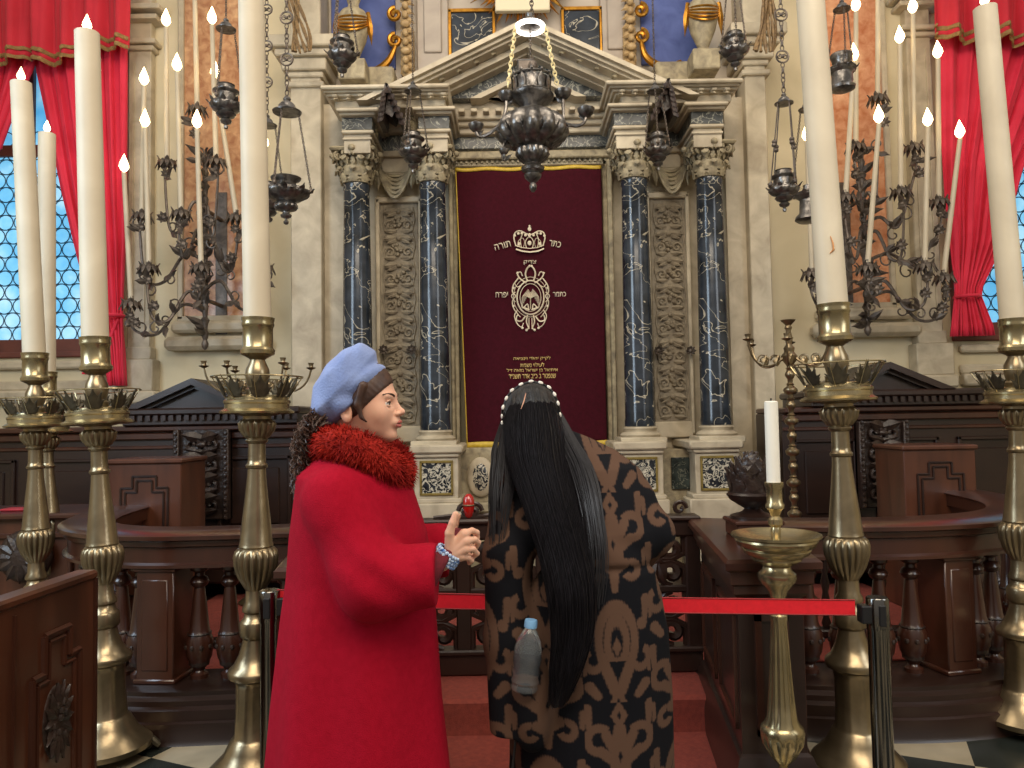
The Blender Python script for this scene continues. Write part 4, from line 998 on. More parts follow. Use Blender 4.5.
for off, rad in ((0, .013), (.028, .008)):
    pr = [(l+off, .2+off), (l+off, zz-.13-off), (l+.06+off, zz-.13-off), (l+.06+off, zz-off), (r-.06-off, zz-off), (r-.06-off, zz-.1-off), (r-off, zz-.1-off), (r-off, .2+off)]
    for a, b_ in zip(pr, pr[1:]+pr[:1]): mb.tube([(a[0], -.022, a[1]), (b_[0], -.022, b_[1])], rad, 6)
mb.build('stepped_moulding', 'wood', t, smooth=30)
mb = MB(); cx = (l+r)/2; mb.ball((cx, -.015, .52), (.075, .022, .13), 18, 10); rr = random.Random(5)
for i in range(14): a = 2*PI*i/14; mb.leaf((cx+.02*math.cos(a), -.03, .52+.04*math.sin(a)), (cx+.08*math.cos(a), -.028, .52+.14*math.sin(a)), .045, .1, lobes=2)
for i in range(10): mb.ball((cx+rr.uniform(-.035, .035), -.035, .52+rr.uniform(-.07, .07)), .014, 6, 4)
mb.build('carved_oval', 'wood_carved', t)
# turned pinecone finial on the right railing end
c = W(748, 520, 3.5); t = thing('carved_finial', 'dark carved leafy cone finial on a turned foot, standing on the right railing end', 'finial', (1.09, 3.5, .998))
MB().box(-.1, -.1, 0, .1, .1, .07, bev=.008).box(-.11, -.11, .06, .11, .11, .08, bev=.006).build('block', 'wood', t, smooth=20)
t0 = t; MB().lathe([(.1, .08), (.1, .095), (.05, .11), (.035, .125), (.06, .14), (.1, .165), (.115, .19), (.105, .2), (.05, .2)], 24).build('turned_foot', 'wood_dark', t)
mb = MB().ball((0, 0, .27), (.09, .09, .09), 14, 10)
for k in range(6):
    z = .19+.028*k; r = .112*math.sin(PI*(.34+.115*k))**.8+.008
    for i in range(9):
        a = 2*PI*(i+.5*(k % 2))/9; c_, s_ = math.cos(a), math.sin(a)
        mb.leaf((r*.75*c_, r*.75*s_, z-.02), (r*1.2*c_, r*1.2*s_, z+.045), .06, .4, nrm=(-c_, -s_, 0), lobes=2)
mb.leaf((0, 0, .34), (.01, 0, .39), .05)
mb.build('carved_leaves', 'wood_carved', t)
t = thing('glass_votive', 'small red glass votive lamp at the foot of the ark above the gate', 'lamp', (W(469, 500, 4.2).x, 4.165, 1.017)) 
MB().lathe([(.012, 0), (.022, .01), (.03, .04), (.034, .07), (.028, .11), (.012, .13)], 14).build('glass', 'redglass', t)
MB().torus((0, 0, .07), .036, .004, 14, 5).build('metal_band', 'brass', t)
# ================================================================= giant brass candlesticks
def candle(base, top, r, label, group=None, mtl='wax', r1=None, flame=True, fs=1.0, name='candle', loc_base=None):
    base, top = Vector(base), Vector(top); t = thing(name, label, 'candle', base, group=group)
    d = top-base; L = d.length
    n = 14 if r > .03 else 8; rr = random.Random(int(base.x*1000)); pts, rad = [], []
    for k in range(9): pts.append(d*(k/8)); rad.append(r+((r1 or r)-r)*k/8)
    pts.append(d+d.normalized()*.004); rad.append((r1 or r)*.75)
    MB().tube(pts, rad, n if r < .03 else 24).build('wax_body', mtl, t, smooth=50)
    e = d+d.normalized()*.004
    MB().tube([e, e+Vector((0, 0, .016 if r > .03 else .01))], .003, 5).build('wick', 'wick', t)
    if flame:
        s = fs; MB().lathe([(.002, 0), (.009, .005), (.0155, .017), (.0135, .029), (.008, .042), (.001, .06)], 10, Matrix.Translation(e+Vector((0, 0, .006))) @ Matrix.Scale(s, 4)).build('flame', 'flame', t)
    return t
def big_stick(loc, label, lean=(0, 0), group='brass floor candlesticks', scale=1.0, first=[]):
    if first:
        t = copy_tree(first[0]); place(t, loc, first[1]*0+len(C.objects)*.37, scale=scale, label=label)
    else:
        t = thing('floor_candlestick', label, 'candlestick', loc)
        G = 18
        MB().lathe([(.15, .035), (.185, .045), (.19, .07), (.175, .085), (.16, .1), (.13, .13), (.115, .16), (.1, .19), (.092, .2)], 40).build('foot', 'brass', t)
        for i in range(3):
            a = 2*PI*i/3+.5; c_, s_ = math.cos(a), math.sin(a); mb = MB()
            for q in (-.5, 0, .5): mb.tube([(.15*c_, .15*s_, .06), (.185*math.cos(a+q*.12), .185*math.sin(a+q*.12), .045), (.215*math.cos(a+q*.2), .215*math.sin(a+q*.2), .015)], [.018, .018, .012], 7)
            mb.ball((.16*c_, .16*s_, .03), (.03, .03, .028), 10, 6); mb.build('claw_foot', 'leafmetal', t)
        MB().lathe([(.092, .2), (.085, .21, 8, .03), (.08, .3, 8, .05), (.08, .42, 8, .05), (.085, .445, 8, .03), (.09, .45)], 48).build('fluted_drum', 'brass', t)
        MB().lathe([(.09, .45), (.11, .46), (.115, .475), (.112, .49), (.09, .51), (.07, .55), (.056, .6), (.052, .62), (.062, .63), (.066, .64), (.066, .69), (.06, .7), (.05, .71), (.046, .73), (.056, .74), (.056, .755), (.045, .775), (.042, .83)], 32).build('lower_stem', 'brass', t)
        MB().lathe([(.042, .83), (.05, .843, G, .03), (.073, .885, G, .10), (.088, .935, G, .12), (.091, .975, G, .12), (.086, 1.0, G, .1), (.078, 1.012), (.07, 1.018)], 108).build('gadrooned_knop', 'brass', t)
        MB().lathe([(.07, 1.016), (.074, 1.022), (.07, 1.035), (.062, 1.12), (.05, 1.23), (.041, 1.32), (.039, 1.36), (.046, 1.365), (.048, 1.375), (.04, 1.385), (.038, 1.4), (.037, 1.47), (.044, 1.475), (.05, 1.485), (.044, 1.493)], 32).build('tapered_shaft', 'brass', t)
        MB().lathe([(.044, 1.492), (.055, 1.5, 16, .05), (.072, 1.53, 16, .14), (.078, 1.56, 16, .12), (.074, 1.57), (.06, 1.578), (.06, 1.592), (.1, 1.6)], 96).build('gadrooned_cup', 'brass', t)
        MB().lathe([(.1, 1.6), (.14, 1.6), (.158, 1.605), (.16, 1.613), (.15, 1.618), (.138, 1.626), (.138, 1.645), (.143, 1.65), (.143, 1.66), (.134, 1.665), (.128, 1.68), (.12, 1.684), (.06, 1.68), (.03, 1.68)], 40).build('drip_pan', 'brass_light', t)
        cr = MB(); cr.torus((0, 0, 1.765), .195, .0035, 40, 5)
        for i in range(8):
            a = 2*PI*i/8; c_, s_ = math.cos(a), math.sin(a); bz = Vector((.125*c_, .125*s_, 1.668)); tz = Vector((.19*c_, .19*s_, 1.77)); sd = Vector((-s_, c_, 0))
            cr.tube([bz+sd*.04, tz+sd*.045], .0025, 4)
        cr.build('wire_crown', 'brass_light', t)
        for i in range(8):
            a = 2*PI*(i+.5)/8; c_, s_ = math.cos(a), math.sin(a); lf = MB(); bz = Vector((.13*c_, .13*s_, 1.672)); sd = Vector((-s_, c_, 0)); out = Vector((c_*.55, s_*.55, .83))
            for q, L_, w_ in ((0, .088, .04), (-.5, .078, .03), (.5, .078, .03), (-1.0, .06, .028), (1.0, .06, .028), (-1.6, .042, .022), (1.6, .042, .022)):
                dr = (out*math.cos(q)+sd*math.sin(q)); lf.leaf(bz+out*.012, bz+out*.02+dr*L_, w_, .18, nrm=(-c_, -s_, .3), n=4, lobes=2)
            lf.build('acanthus_leaf', 'leafmetal', t)
        MB().lathe([(.04, 1.675), (.05, 1.69), (.05, 1.71), (.04, 1.72), (.046, 1.74), (.053, 1.77), (.05, 1.8), (.036, 1.83), (.032, 1.842), (.04, 1.85), (.05, 1.855), (.062, 1.862)], 24).build('baluster_neck', 'brass', t)
        MB().lathe([(.062, 1.862), (.073, 1.868), (.075, 1.885), (.068, 1.895), (.065, 1.9), (.065, 1.985), (.068, 1.99), (.071, 2.0), (.068, 2.01), (.071, 2.02), (.072, 2.03), (.064, 2.03), (.06, 1.95)], 32, cap=False).build('socket', 'brass_light', t)
        first += [t, 0]
        if scale != 1: t.scale = (scale,)*3
    t['group'] = group; return t
del_ = None
def at_foot(px, Y): return (W(px, 740, Y).x, Y, 0)
def stick_set(px_base, px_sock, Y, sock_y, label, clabel, ctop, r=.058, flame=True, by=745):
    # base from its foot; scale from the socket height
    b = W(px_base, by, Y); top = W(px_sock, sock_y, Y)
    s = top.z/2.03; t = big_stick((b.x, Y, 0), label, scale=s)
    lean = math.atan2(top.x-b.x, top.z); t.rotation_euler = (0, lean, 0)
    base = Vector((b.x, Y, 0))+Vector((math.sin(lean), 0, math.cos(lean)))*(1.93*s)
    tp = W(ctop[0], ctop[1], Y); candle(base, (tp.x, Y, tp.z), r, clabel, flame=flame, r1=r*.93, fs=1.4 if flame else 1)
    if 'group' in t: del t['group']
stick_set(110, 95, 3.62, 337, 'brass floor candlestick beside the near wooden door, second giant one from the left', 'thick ivory candle with a lit wick before the red curtain at left', (87, 33), .060)
stick_set(38, 35, 4.25, 353, 'brass floor candlestick farthest left, rising behind the near wooden door', 'thick ivory candle farthest left, burning before the window', (21, 83), .058, by=620)
stick_set(254, 258, 3.36, 318, 'brass floor candlestick directly left of the woman in red', 'thick ivory candle directly left of the blue headwrap, running out of the picture', (250, -60), .060)
stick_set(858, 833, 3.33, 304, 'brass floor candlestick beside the steel barrier post at right', 'thick ivory candle with an orange wax drip, running out of the picture at right', (806, -60), .064)
stick_set(1026, 1014, 3.75, 319, 'brass floor candlestick at the right edge of the picture', 'thick ivory candle at the right edge, burning before the red curtain', (985, 8), .058)
stick_set(52, 46, 5.0, 372, 'brass floor candlestick almost hidden behind the farthest left one', 'thinner ivory candle burning between the two big left candles', (47, 134), .056, by=640)
# wax drip on the right candle
p = W(832, 245, 3.26); mb = MB(); mb.tube([(p.x-.002, 3.268, p.z+.04), (p.x+.006, 3.264, p.z+.01), (p.x+.008, 3.264, p.z-.02), (p.x-.008, 3.266, p.z-.035)], [.003, .006, .007, .003], 6, flat=.5)
dr = [o for o in bpy.data.objects if o.get('label', '').startswith('thick ivory candle with an orange')][0]
mb.build('wax_drip', mat('orange_wax', '#c98a50', rough=.5), dr, world=True, label='orange wax drip')

# low brass stand with a wide bowl and a white candle
t = thing('bowl_candle_stand', 'fluted brass stand with a wide bowl, in front of the right railing end', 'candlestick', (W(776, 540, 2.82).x, 2.82, 0)); s = 2.82/3.0
sc_ = Matrix.Diagonal((s, s, 1, 1)); zr = W(776, 535, 2.82).z; K = 1.0; Zp = lambda y: W(778, y, 2.82).z
def R(px): return px*2.82/F_PX
MB().lathe([(.1, 0), (.12, .01), (.11, .03), (.06, .045), (.03, .06), (.02, .1), (.018, Zp(768))], 28).build('foot', 'brass_light', t)
MB().lathe([(.018, Zp(770)), (R(4), Zp(766)), (R(12), Zp(756), 10, .1), (R(19), Zp(742), 10, .12), (R(20), Zp(736), 10, .1), (R(21), Zp(732)), (R(20), Zp(727)), (R(17), Zp(724))], 60).build('flower_bulb', 'brass_light', t)
MB().lathe([(R(17), Zp(724)), (R(14), Zp(718), 10, .1), (R(11.5), Zp(690), 10, .12), (R(9), Zp(650), 10, .12), (R(7.5), Zp(622), 10, .1), (R(8.5), Zp(619)), (R(8.5), Zp(615)), (R(6), Zp(612)), (R(6), Zp(602))], 60).build('fluted_stem', 'brass_light', t)
MB().lathe([(R(6), Zp(602)), (R(7), Zp(598)), (R(10), Zp(590)), (R(15), Zp(584)), (R(18.5), Zp(578)), (R(18), Zp(573)), (R(14), Zp(570)), (R(13), Zp(566)), (R(16), Zp(564)), (R(20), Zp(562)), (R(24), Zp(559)), (R(24), Zp(557)), (R(31), Zp(553)), (R(33), Zp(549)), (R(32), Zp(547.5)), (R(37), Zp(545)), (R(39.5), Zp(540)), (R(39), Zp(538)), (R(43), Zp(536)), (R(43), Zp(533.5)), (R(39), Zp(535.5)), (R(30), Zp(541)), (R(10), Zp(543)), (R(2), Zp(543))], 48).build('bowl', 'brass_light', t)
MB().lathe([(R(4), Zp(543)), (R(5), Zp(530)), (R(4), Zp(527)), (R(7), Zp(524)), (R(7), Zp(519)), (R(4.5), Zp(516)), (R(6), Zp(511)), (R(9), Zp(508)), (R(9), Zp(504)), (R(7.5), Zp(502)), (R(7.5), Zp(488)), (R(9), Zp(486)), (R(9), Zp(482)), (R(7), Zp(482))], 28).build('socket', 'brass_light', t)
bx_ = W(772, 500, 2.82).x
candle((t.location.x-.002, 2.82, Zp(484)), (W(771, 402, 2.82).x, 2.82, W(771, 402, 2.82).z), R(7), 'short white unlit candle standing in the wide brass bowl', mtl='wax_white', flame=False)

# slender seven-branched brass candelabra by the stalls
def menorah(pxc, Y, ytop, span, yarm, label, zb=.17):
    c = W(pxc, ytop, Y); zc = W(pxc, yarm, Y).z; t = thing('branched_candelabrum', label, 'candelabrum', (c.x, Y, zb)); H = c.z-zb; A_ = zc-zb; sp = span*Y/F_PX
    pr = [(.14, 0), (.15, .02), (.1, .06), (.05, .1), (.03, .14)]; z = .14; k = 0
    while z < A_-.12:
        q = .036 if k % 2 else .052; pr += [(.02, z+.005), (q*.8, z+.015), (q, z+.035), (q*.95, z+.05), (q*.6, z+.065), (.022, z+.075), (.03, z+.085), (.018, z+.095)]; z += .11 if k % 2 else .12; k += 1
    pr += [(.025, A_-.1), (.055, A_-.06), (.06, A_-.03), (.035, A_), (.04, A_+.03), (.02, A_+.06), (.03, A_+.1), (.018, A_+.16), (.03, H-.06), (.02, H-.04), (.05, H-.01), (.055, H), (.02, H)]
    pr = [p for i, p in enumerate(pr) if i == 0 or p[1] >= pr[i-1][1]-.02]
    MB().lathe(pr, 20).build('turned_stem', 'brass', t)
    for i in range(6):
        a = 2*PI*i/6+.2; mb = MB(); r = sp*(1 if i % 3 else 1); e = (r*math.cos(a), r*math.sin(a)*.8, A_+.06+.02*(i % 2))
        mb.tube(bez((.03*math.cos(a), .03*math.sin(a), A_-.02), (e[0]*.4, e[1]*.4, A_-.14), (e[0]*.9, e[1]*.9, A_-.16), e, 12), .008, 6)
        for q in (.35, .65): mb.tube([(e[0]*q+p[0]*math.cos(a), e[1]*q+p[0]*math.sin(a), p[2]) for p in spiral((0, 0, A_-.06), .045, .01, 0, 1.2, n=12)], .005, 5); mb.leaf((e[0]*q, e[1]*q, A_-.1), (e[0]*q+.03, e[1]*q, A_-.02), .04)
        o = mb.build('branch', 'brass', t)
        MB().lathe([(.01, 0), (.035, .012), (.04, .018), (.018, .022), (.016, .03), (.024, .055), (.02, .055)], 12, Matrix.Translation(e)).build('cup', 'brass', o)
    return t
menorah(788, 5.7, 320, 44, 352, 'slender brass branched candelabrum on a knotted stem, beside the right stall')
menorah(258, 5.9, 352, 52, 378, 'low brass branched candelabrum, mostly hidden behind the giant candle left of the blue headwrap')

# barrier
for px, yt, Y, lab, s in ((877, 597, 2.6, 'steel barrier post with a black head, right end of the red belt', -1), (270, 590, 2.66, 'steel barrier post with a black head, left of the woman in red', 1)):
    p = W(px, yt, Y); x = p.x; t = thing('barrier_post', lab, 'barrier', (x, Y, 0)); H = p.z
    MB().lathe([(.17, 0), (.17, .012), (.15, .02), (.05, .03), (.036, .035)], 32).build('base', 'chrome', t)
    MB().lathe([(.034, .03), (.034, H-.11), (.036, H-.105), (.036, H-.004), (.033, H)], 28).build('tube', 'chrome', t)
    MB().box(s*.025, -.022, H-.085, s*.062, .022, H-.025, bev=.004).build('belt_head', 'black', t, smooth=20)
    MB().box(-s*.012, -.04, H-.09, s*.012, -.03, H-.02, bev=.003).build('clip', 'black', t, smooth=20)
pa, pb = W(277, 597, 2.66), W(855, 607.5, 2.6)
n_ = 40; mb = MB(); ed = MB()
def bp(u, z): return (pa.x+(pb.x-pa.x)*u, pa.y+(pb.y-pa.y)*u, pa.z+(pb.z-pa.z)*u-.0-.004*math.sin(PI*u)+z)
h = .027
mb.grid(lambda u, v: bp(u, -h+2*h*v), n_, 2)
o = solid(mb.build('barrier_belt', 'belt', None, smooth=0), .0015)
for z in (-h+.002, h-.002): mb = MB().tube([Vector(bp(i/n_, z))+Vector((0, -.0015, 0)) for i in range(n_+1)], .0025, 5).build('woven_edge', 'belt_edge', o)
tag(o, 'red barrier belt stretched between the two steel posts', 'belt')
# ================================================================= hanging silver lamps
def chain(mb, a, b, r=.012, th=.003, step=None):
    a, b = Vector(a), Vector(b); d = b-a; L = d.length; d.normalize(); step = step or r*1.5; n = max(2, int(L/step)); q = d.to_track_quat('Z', 'Y').to_matrix().to_4x4()
    for i in range(n):
        T = Matrix.Translation(a+d*(L*(i+.5)/n)) @ q @ Matrix.Rotation(PI/2*(i % 2), 4, 'Z') @ Matrix.Diagonal((.65, 1, 1.1, 1))
        mb.torus((0, 0, 0), r, th, 8, 4, T, ax='y')
def fancy_chain(mb, x, y, z0, z1, R=.045):
    z = z0; k = 0
    while z < z1:
        if k % 3 == 2:
            mb.torus((0, 0, 0), R, .007, 14, 5, Matrix.Translation((x, y, z+R)), ax='y')
            for s in (-1, 1): mb.tube([(p[0], y, p[2]) for p in spiral((x+s*R*.5, 0, z+R), R*.45, .006, PI/2, 1.2*s, n=10)], .005, 5)
            mb.ball((x, y-.005, z+R), .014, 7, 5); z += 2*R
        else: chain(mb, (x, y, z), (x, y, z+.11), .02, .006, .03); z += .11
        k += 1
LAMP = [(.03, -1.28), (.1, -1.24), (.12, -1.15), (.06, -1.08), (.05, -1.02), (.22, -.95), (.25, -.86), (.14, -.78), (.16, -.7), (.42, -.62, 12, .1), (.5, -.48, 12, .14), (.44, -.34, 12, .1), (.36, -.28), (.62, -.2), (.9, -.02, 12, .1), (1.0, .12, 12, .12), (.95, .26, 12, .1), (.7, .36), (.5, .42), (.42, .56), (.48, .66), (.62, .72), (.66, .8), (.5, .86), (.42, .84)]
LAMP2 = [(.03, -1.5), (.12, -1.45), (.14, -1.3), (.06, -1.22), (.3, -1.1), (.36, -.95), (.2, -.82), (.5, -.7), (.62, -.55), (.5, -.4), (.85, -.25), (1.0, 0, 12, .1), (.9, .2), (.6, .3), (.62, .75), (.8, .85), (.82, .95), (.6, 1.0), (.5, 1.3), (.55, 1.35), (.4, 1.38)]
BELL = [(.56, 0), (.58, .05), (.44, .12), (.36, .2), (.32, .32), (.22, .42), (.12, .48), (.16, .56), (.12, .64), (.04, .7)]
def hang_lamp(px, ybody, r_px, Y, label, ybell=None, chain_to=-140, prof=LAMP, rods=3, beads=False, fancy=False, bell_px=None, mt='silver', group=None):
    c = W(px, ybody, Y); r = r_px*Y/F_PX; t = thing('hanging_lamp', label, 'lamp', c, group=group)
    MB().lathe([(p[0]*r, p[1]*r)+tuple(p[2:]) for p in prof], 48).build('lamp_body', mt, t, smooth=50)
    lf = MB(); top = prof[-1][1]*r; lf.torus((0, 0, .1*r), .93*r, .05*r, 24, 6)
    for i in range(8): a = 2*PI*i/8+.2; c_, s_ = math.cos(a), math.sin(a); lf.leaf((.9*r*c_, .9*r*s_, .0), (1.12*r*c_, 1.12*r*s_, .42*r), .3*r, -.2, nrm=(-c_, -s_, 0), lobes=2)
    lf.build('leaf_band', mt, t)
    bz = (W(bell_px or px, ybell, Y)-c) if ybell is not None else Vector((0, 0, 4.5*r))
    if ybell is not None:
        MB().lathe([(p[0]*r*1.1, p[1]*r*1.1) for p in BELL], 20, Matrix.Translation(bz), cap=True).build('bell_canopy', mt, t)
    for i in range(rods):
        a = 2*PI*i/rods+.35; e = Vector((1.08*r*math.cos(a), 1.08*r*math.sin(a), .3*r)); q = bz+Vector((.5*r*math.cos(a), .5*r*math.sin(a), 0)); mb = MB()
        if beads:
            mb.tube([e, q], .005, 5)
            for f in (.48, .52): mb.ball(e.lerp(q, f), (.02, .02, .016), 8, 5)
        else: chain(mb, e, q, .011, .0035)
        mb.ball(e, .018, 7, 5); mb.build('support_chain', 'iron', t)
    mb = MB(); zt = W(px, chain_to, Y).z-c.z; z0 = bz.z+.8*r
    if fancy: fancy_chain(mb, bz.x, 0, z0, zt)
    else: chain(mb, (bz.x, 0, z0), (bz.x, 0, zt), .012, .0035)
    mb.build('hanging_chain', 'iron', t)
    return t
hang_lamp(286, 196, 23, 5.4, 'dark silver hanging lamp under a small bell, just right of the giant left candle', ybell=113, bell_px=287, fancy=True)
hang_lamp(267, 204, 16, 6.2, 'dark hanging lamp half hidden by the giant candle at left, lower than its neighbour', ybell=126, prof=LAMP2, fancy=True)
hang_lamp(226, 106, 16, 6.0, 'silver hanging lamp left of the giant candle, before the red marble panel', ybell=30, prof=LAMP2)
hang_lamp(342, 56, 15, 5.6, 'small silver lamp hanging before the gilt urn on the left of the ark', chain_to=-60, prof=LAMP2)
hang_lamp(413, 152, 14.5, 6.3, 'small grey lamp hanging between the two left columns, under a tiny bell', ybell=92, prof=LAMP2)
hang_lamp(658, 151, 13.5, 6.3, 'small grey lamp hanging between the two right columns, under a tiny bell', ybell=92, bell_px=655, prof=LAMP2)
hang_lamp(735, 51, 14, 5.6, 'small silver lamp hanging beside the gilt urn on the right of the ark', chain_to=-60, prof=LAMP2)
hang_lamp(784, 190, 15, 5.4, 'dark silver hanging lamp on thin beaded rods, left of the giant candle at right', ybell=104, prof=LAMP2, beads=True, rods=4, fancy=True)
hang_lamp(808, 197, 15, 6.2, 'bell-shaped dark lamp half hidden behind the giant candle at right', ybell=110, prof=[(.2, -1.7), (.7, -1.7), (.9, -1.55), (.85, -1.35), (.6, -1.1), (.55, -.2), (.95, .1), (1.0, .2), (.8, .3), (.3, .5), (.3, .8), (.1, .85)])
hang_lamp(842, 72, 14, 6.0, 'bluish grey urn-shaped lamp right of the giant candle, before the orange marble panel', ybell=10, prof=[(.1, -1.5), (.5, -1.45), (.85, -1.3), (.9, -1.1), (.75, -.9), (.72, -.1), (.95, .1), (1.0, .25), (.8, .4), (.6, .5), (.7, .9), (.8, 1.2), (.75, 1.3)])
for x, s, lab in ((301, 1, 'bunch of twisted gold-brown cords hanging high beside the left pilaster'), (765, -1, 'bunch of twisted gold-brown cords hanging high beside the right pilaster')):
    p = W(x, 55, 6.6); t = thing('cord_tassel', lab, 'tassel', p)
    for k in range(7):
        mb = MB(); q = .03*(k-3); pts = [(s*(-.1*u)-q*.9*(1-u)*1+.02*math.sin(9*u+k), .03*math.cos(7*u+k), .02*abs(k-3)+.9*u) for u in [i/16 for i in range(17)]]
        mb.tube(pts, [.008+.01*abs(math.sin(2.3*i+k)) for i in range(17)], 6); mb.build('twisted_cord', M.get('cord') or M.setdefault('cord', mat('gold_brown_cord', '#54412d', '#94774d', rough=.6, scale=40, bump=.5, bscale=90)), t)

# the great middle lamp
Yl = 5.4; c = W(532, 130, Yl); k = Yl/F_PX; t = thing('sanctuary_lamp', 'great lobed silver lamp hanging before the pediment on two bright chains', 'lamp', c)
Z = lambda y: W(532, y, Yl).z-c.z
MB().lathe([(1.5*k, Z(192)), (3.5*k, Z(189)), (4*k, Z(186)), (2.5*k, Z(183)), (5*k, Z(181)), (8*k, Z(178)), (9*k, Z(175)), (7*k, Z(173)), (11*k, Z(171)), (12*k, Z(168)), (9*k, Z(166)), (8*k, Z(164)), (10*k, Z(162))], 32).build('pendant', 'silver', t)
MB().lathe([(9*k, Z(163)), (14*k, Z(159), 14, .12), (16.5*k, Z(155), 14, .14), (16*k, Z(150), 14, .1), (12*k, Z(147))], 84).build('lower_knop', 'silver', t)
MB().lathe([(12*k, Z(150)), (20*k, Z(147), 12, .1), (31*k, Z(141), 12, .16), (35*k, Z(134), 12, .18), (34*k, Z(126), 12, .18), (28*k, Z(118), 12, .14), (17*k, Z(112), 12, .08), (11*k, Z(109))], 120).build('lobed_body', 'silver', t)
MB().lathe([(10*k, Z(111)), (12*k, Z(106)), (19*k, Z(102)), (22.5*k, Z(99)), (23*k, Z(96.5)), (19*k, Z(95)), (18*k, Z(94))], 36).build('dish', 'silver', t)
mb = MB(); mb.torus((0, 0, Z(78)), 20*k, 1.3*k, 32, 6); mb.torus((0, 0, Z(94)), 19*k, 1.3*k, 32, 6)
for i in range(12): a = 2*PI*i/12; c_, s_ = math.cos(a), math.sin(a); mb.leaf((19*k*c_, 19*k*s_, Z(95)), (21*k*c_, 21*k*s_, Z(76)), 8*k, .05, nrm=(-c_, -s_, 0), lobes=2); mb.ball((20.5*k*c_, 20.5*k*s_, Z(76.5)), 1.8*k, 7, 5)
mb.lathe([(18*k, Z(95)), (17.5*k, Z(88)), (18.5*k, Z(80))], 24, cap=False); mb.build('openwork_crown', 'silver', t)
mb = MB()
for i in range(12): a = 2*PI*(i+.5)/12; c_, s_ = math.cos(a), math.sin(a); mb.leaf((20*k*c_, 20*k*s_, Z(148)), (35*k*c_, 35*k*s_, Z(128)), 7*k, -.15, nrm=(-c_, -s_, 0), lobes=3)
mb.build('chased_leaves', 'silver', t)
for (x, y, dy, r) in ((506, 97, -.05, 8), (563, 95, -.05, 8.5), (586, 113, -.1, 8.5), (476, 128, -.1, 7.5), (504, 152, -.22, 5)):
    e = W(x, y, Yl+dy)-c; mb = MB(); s = 1 if e.x > 0 else -1
    MBc = MB().lathe([(.1*r*k, -.5*r*k), (.5*r*k, -.45*r*k), (.85*r*k, -.1*r*k), (1*r*k, .3*r*k), (1.05*r*k, .5*r*k), (.85*r*k, .5*r*k), (.5*r*k, .3*r*k)], 16, Matrix.Translation(e), cap=True); MBc.ball((e.x, e.y, e.z+.5*r*k), (.5*r*k, .5*r*k, .5*r*k), 10, 6); o = MBc.build('small_lamp_cup', 'silver', t)
    st = Vector((s*25*k, -.05, Z(122) if y < 140 else Z(142))); mb.tube(bez(st, st+Vector((s*10*k, 0, -8*k)), e+Vector((-s*1*k, 0, -18*k)), e+Vector((0, 0, -.4*r*k)), 12), .012, 6)
    mb.leaf(e+Vector((0, 0, -8*k)), e+Vector((-s*8*k, 0, -2*k)), 4*k); mb.build('curved_arm', 'silver', o)
# canopy with its ring light, chains and black spot
zc_ = Z(27)
MB().lathe([(3*k, zc_+14*k), (5*k, zc_+13*k), (4*k, zc_+10*k), (8*k, zc_+7*k), (10*k, zc_+3*k), (14*k, zc_+1*k), (14*k, zc_+.2*k), (2*k, zc_)], 28).build('canopy', 'silver', t)
MB().torus((0, 0, zc_-.5*k), 13.5*k, 2.4*k, 40, 8).build('ring_light', 'led', t)
for x, y in ((508, 86), (557, 84)):
    e = W(x, y, Yl-.03)-c; s = 1 if e.x > 0 else -1; mb = MB(); q = Vector((s*15*k, -.02, zc_)); chain(mb, q, e, 2.8*k, .9*k, 4.2*k); mb.build('lit_chain', 'lit_chain', t)
mb = MB(); chain(mb, (0, 0, Z(78)), (0, 0, zc_), .013, .004); chain(mb, (2*k, 0, zc_+14*k), (2*k, 0, W(532, -140, Yl).z-c.z), .02, .006); mb.build('hanging_chain', 'iron', t)
e = W(525, 68, Yl)-c; mb = MB().box(e.x-8*k, -.04, e.z-7*k, e.x+8*k, .06, e.z+7*k, bev=.006); o = mb.build('spotlight_box', 'black', t, smooth=20, label='black spotlight box')
MB().box(e.x-6.5*k, -.046, e.z-5*k, e.x+6.5*k, -.038, e.z+5*k, bev=.003).box(e.x-9*k, -.01, e.z+7*k, e.x+9*k, .0, e.z+9*k).build('spotlight_rim', 'iron', o)
mb = MB(); mb.tube([(0, 0, Z(95)), (0, 0, Z(78))], .02, 8); mb.ball((2*k, -.06, Z(70)), (5*k, .04, 6*k), 10, 6); mb.leaf((2*k, -.07, Z(78)), (2*k, -.08, Z(60)), 6*k); mb.build('central_stem', 'iron', t)

# ================================================================= wrought iron wall candelabra
def pan(mb, p, r=.085):
    x, y, z = p
    mb.lathe([(.3*r, -.2*r), (.95*r, .05*r), (1.0*r, .15*r), (.4*r, .1*r), (.3*r, .35*r), (.28*r, .9*r), (.2*r, .9*r)], 14, Matrix.Translation(p))
    for i in range(11):
        a = 2*PI*i/11; c_, s_ = math.cos(a), math.sin(a)
        mb.leaf((x+.85*r*c_, y+.85*r*s_, z+.3*r), (x+1.12*r*c_, y+1.12*r*s_, z-.75*r), .5*r, -.12, nrm=(-c_, -s_, .2), n=4)
        if i % 2: mb.leaf((x+.8*r*c_, y+.8*r*s_, z+.1*r), (x+1.2*r*c_, y+1.2*r*s_, z+.55*r), .45*r, .15, nrm=(-c_, -s_, 0), n=4)
def flower(mb, p, r=.05):
    x, y, z = p; mb.ball(p, (r*.6, r*.6, r*.6), 8, 6)
    for i in range(7): a = 2*PI*i/7; mb.leaf((x, y, z), (x+r*math.cos(a), y-.3*r, z+r*math.sin(a)), r*.8, .3, n=4)
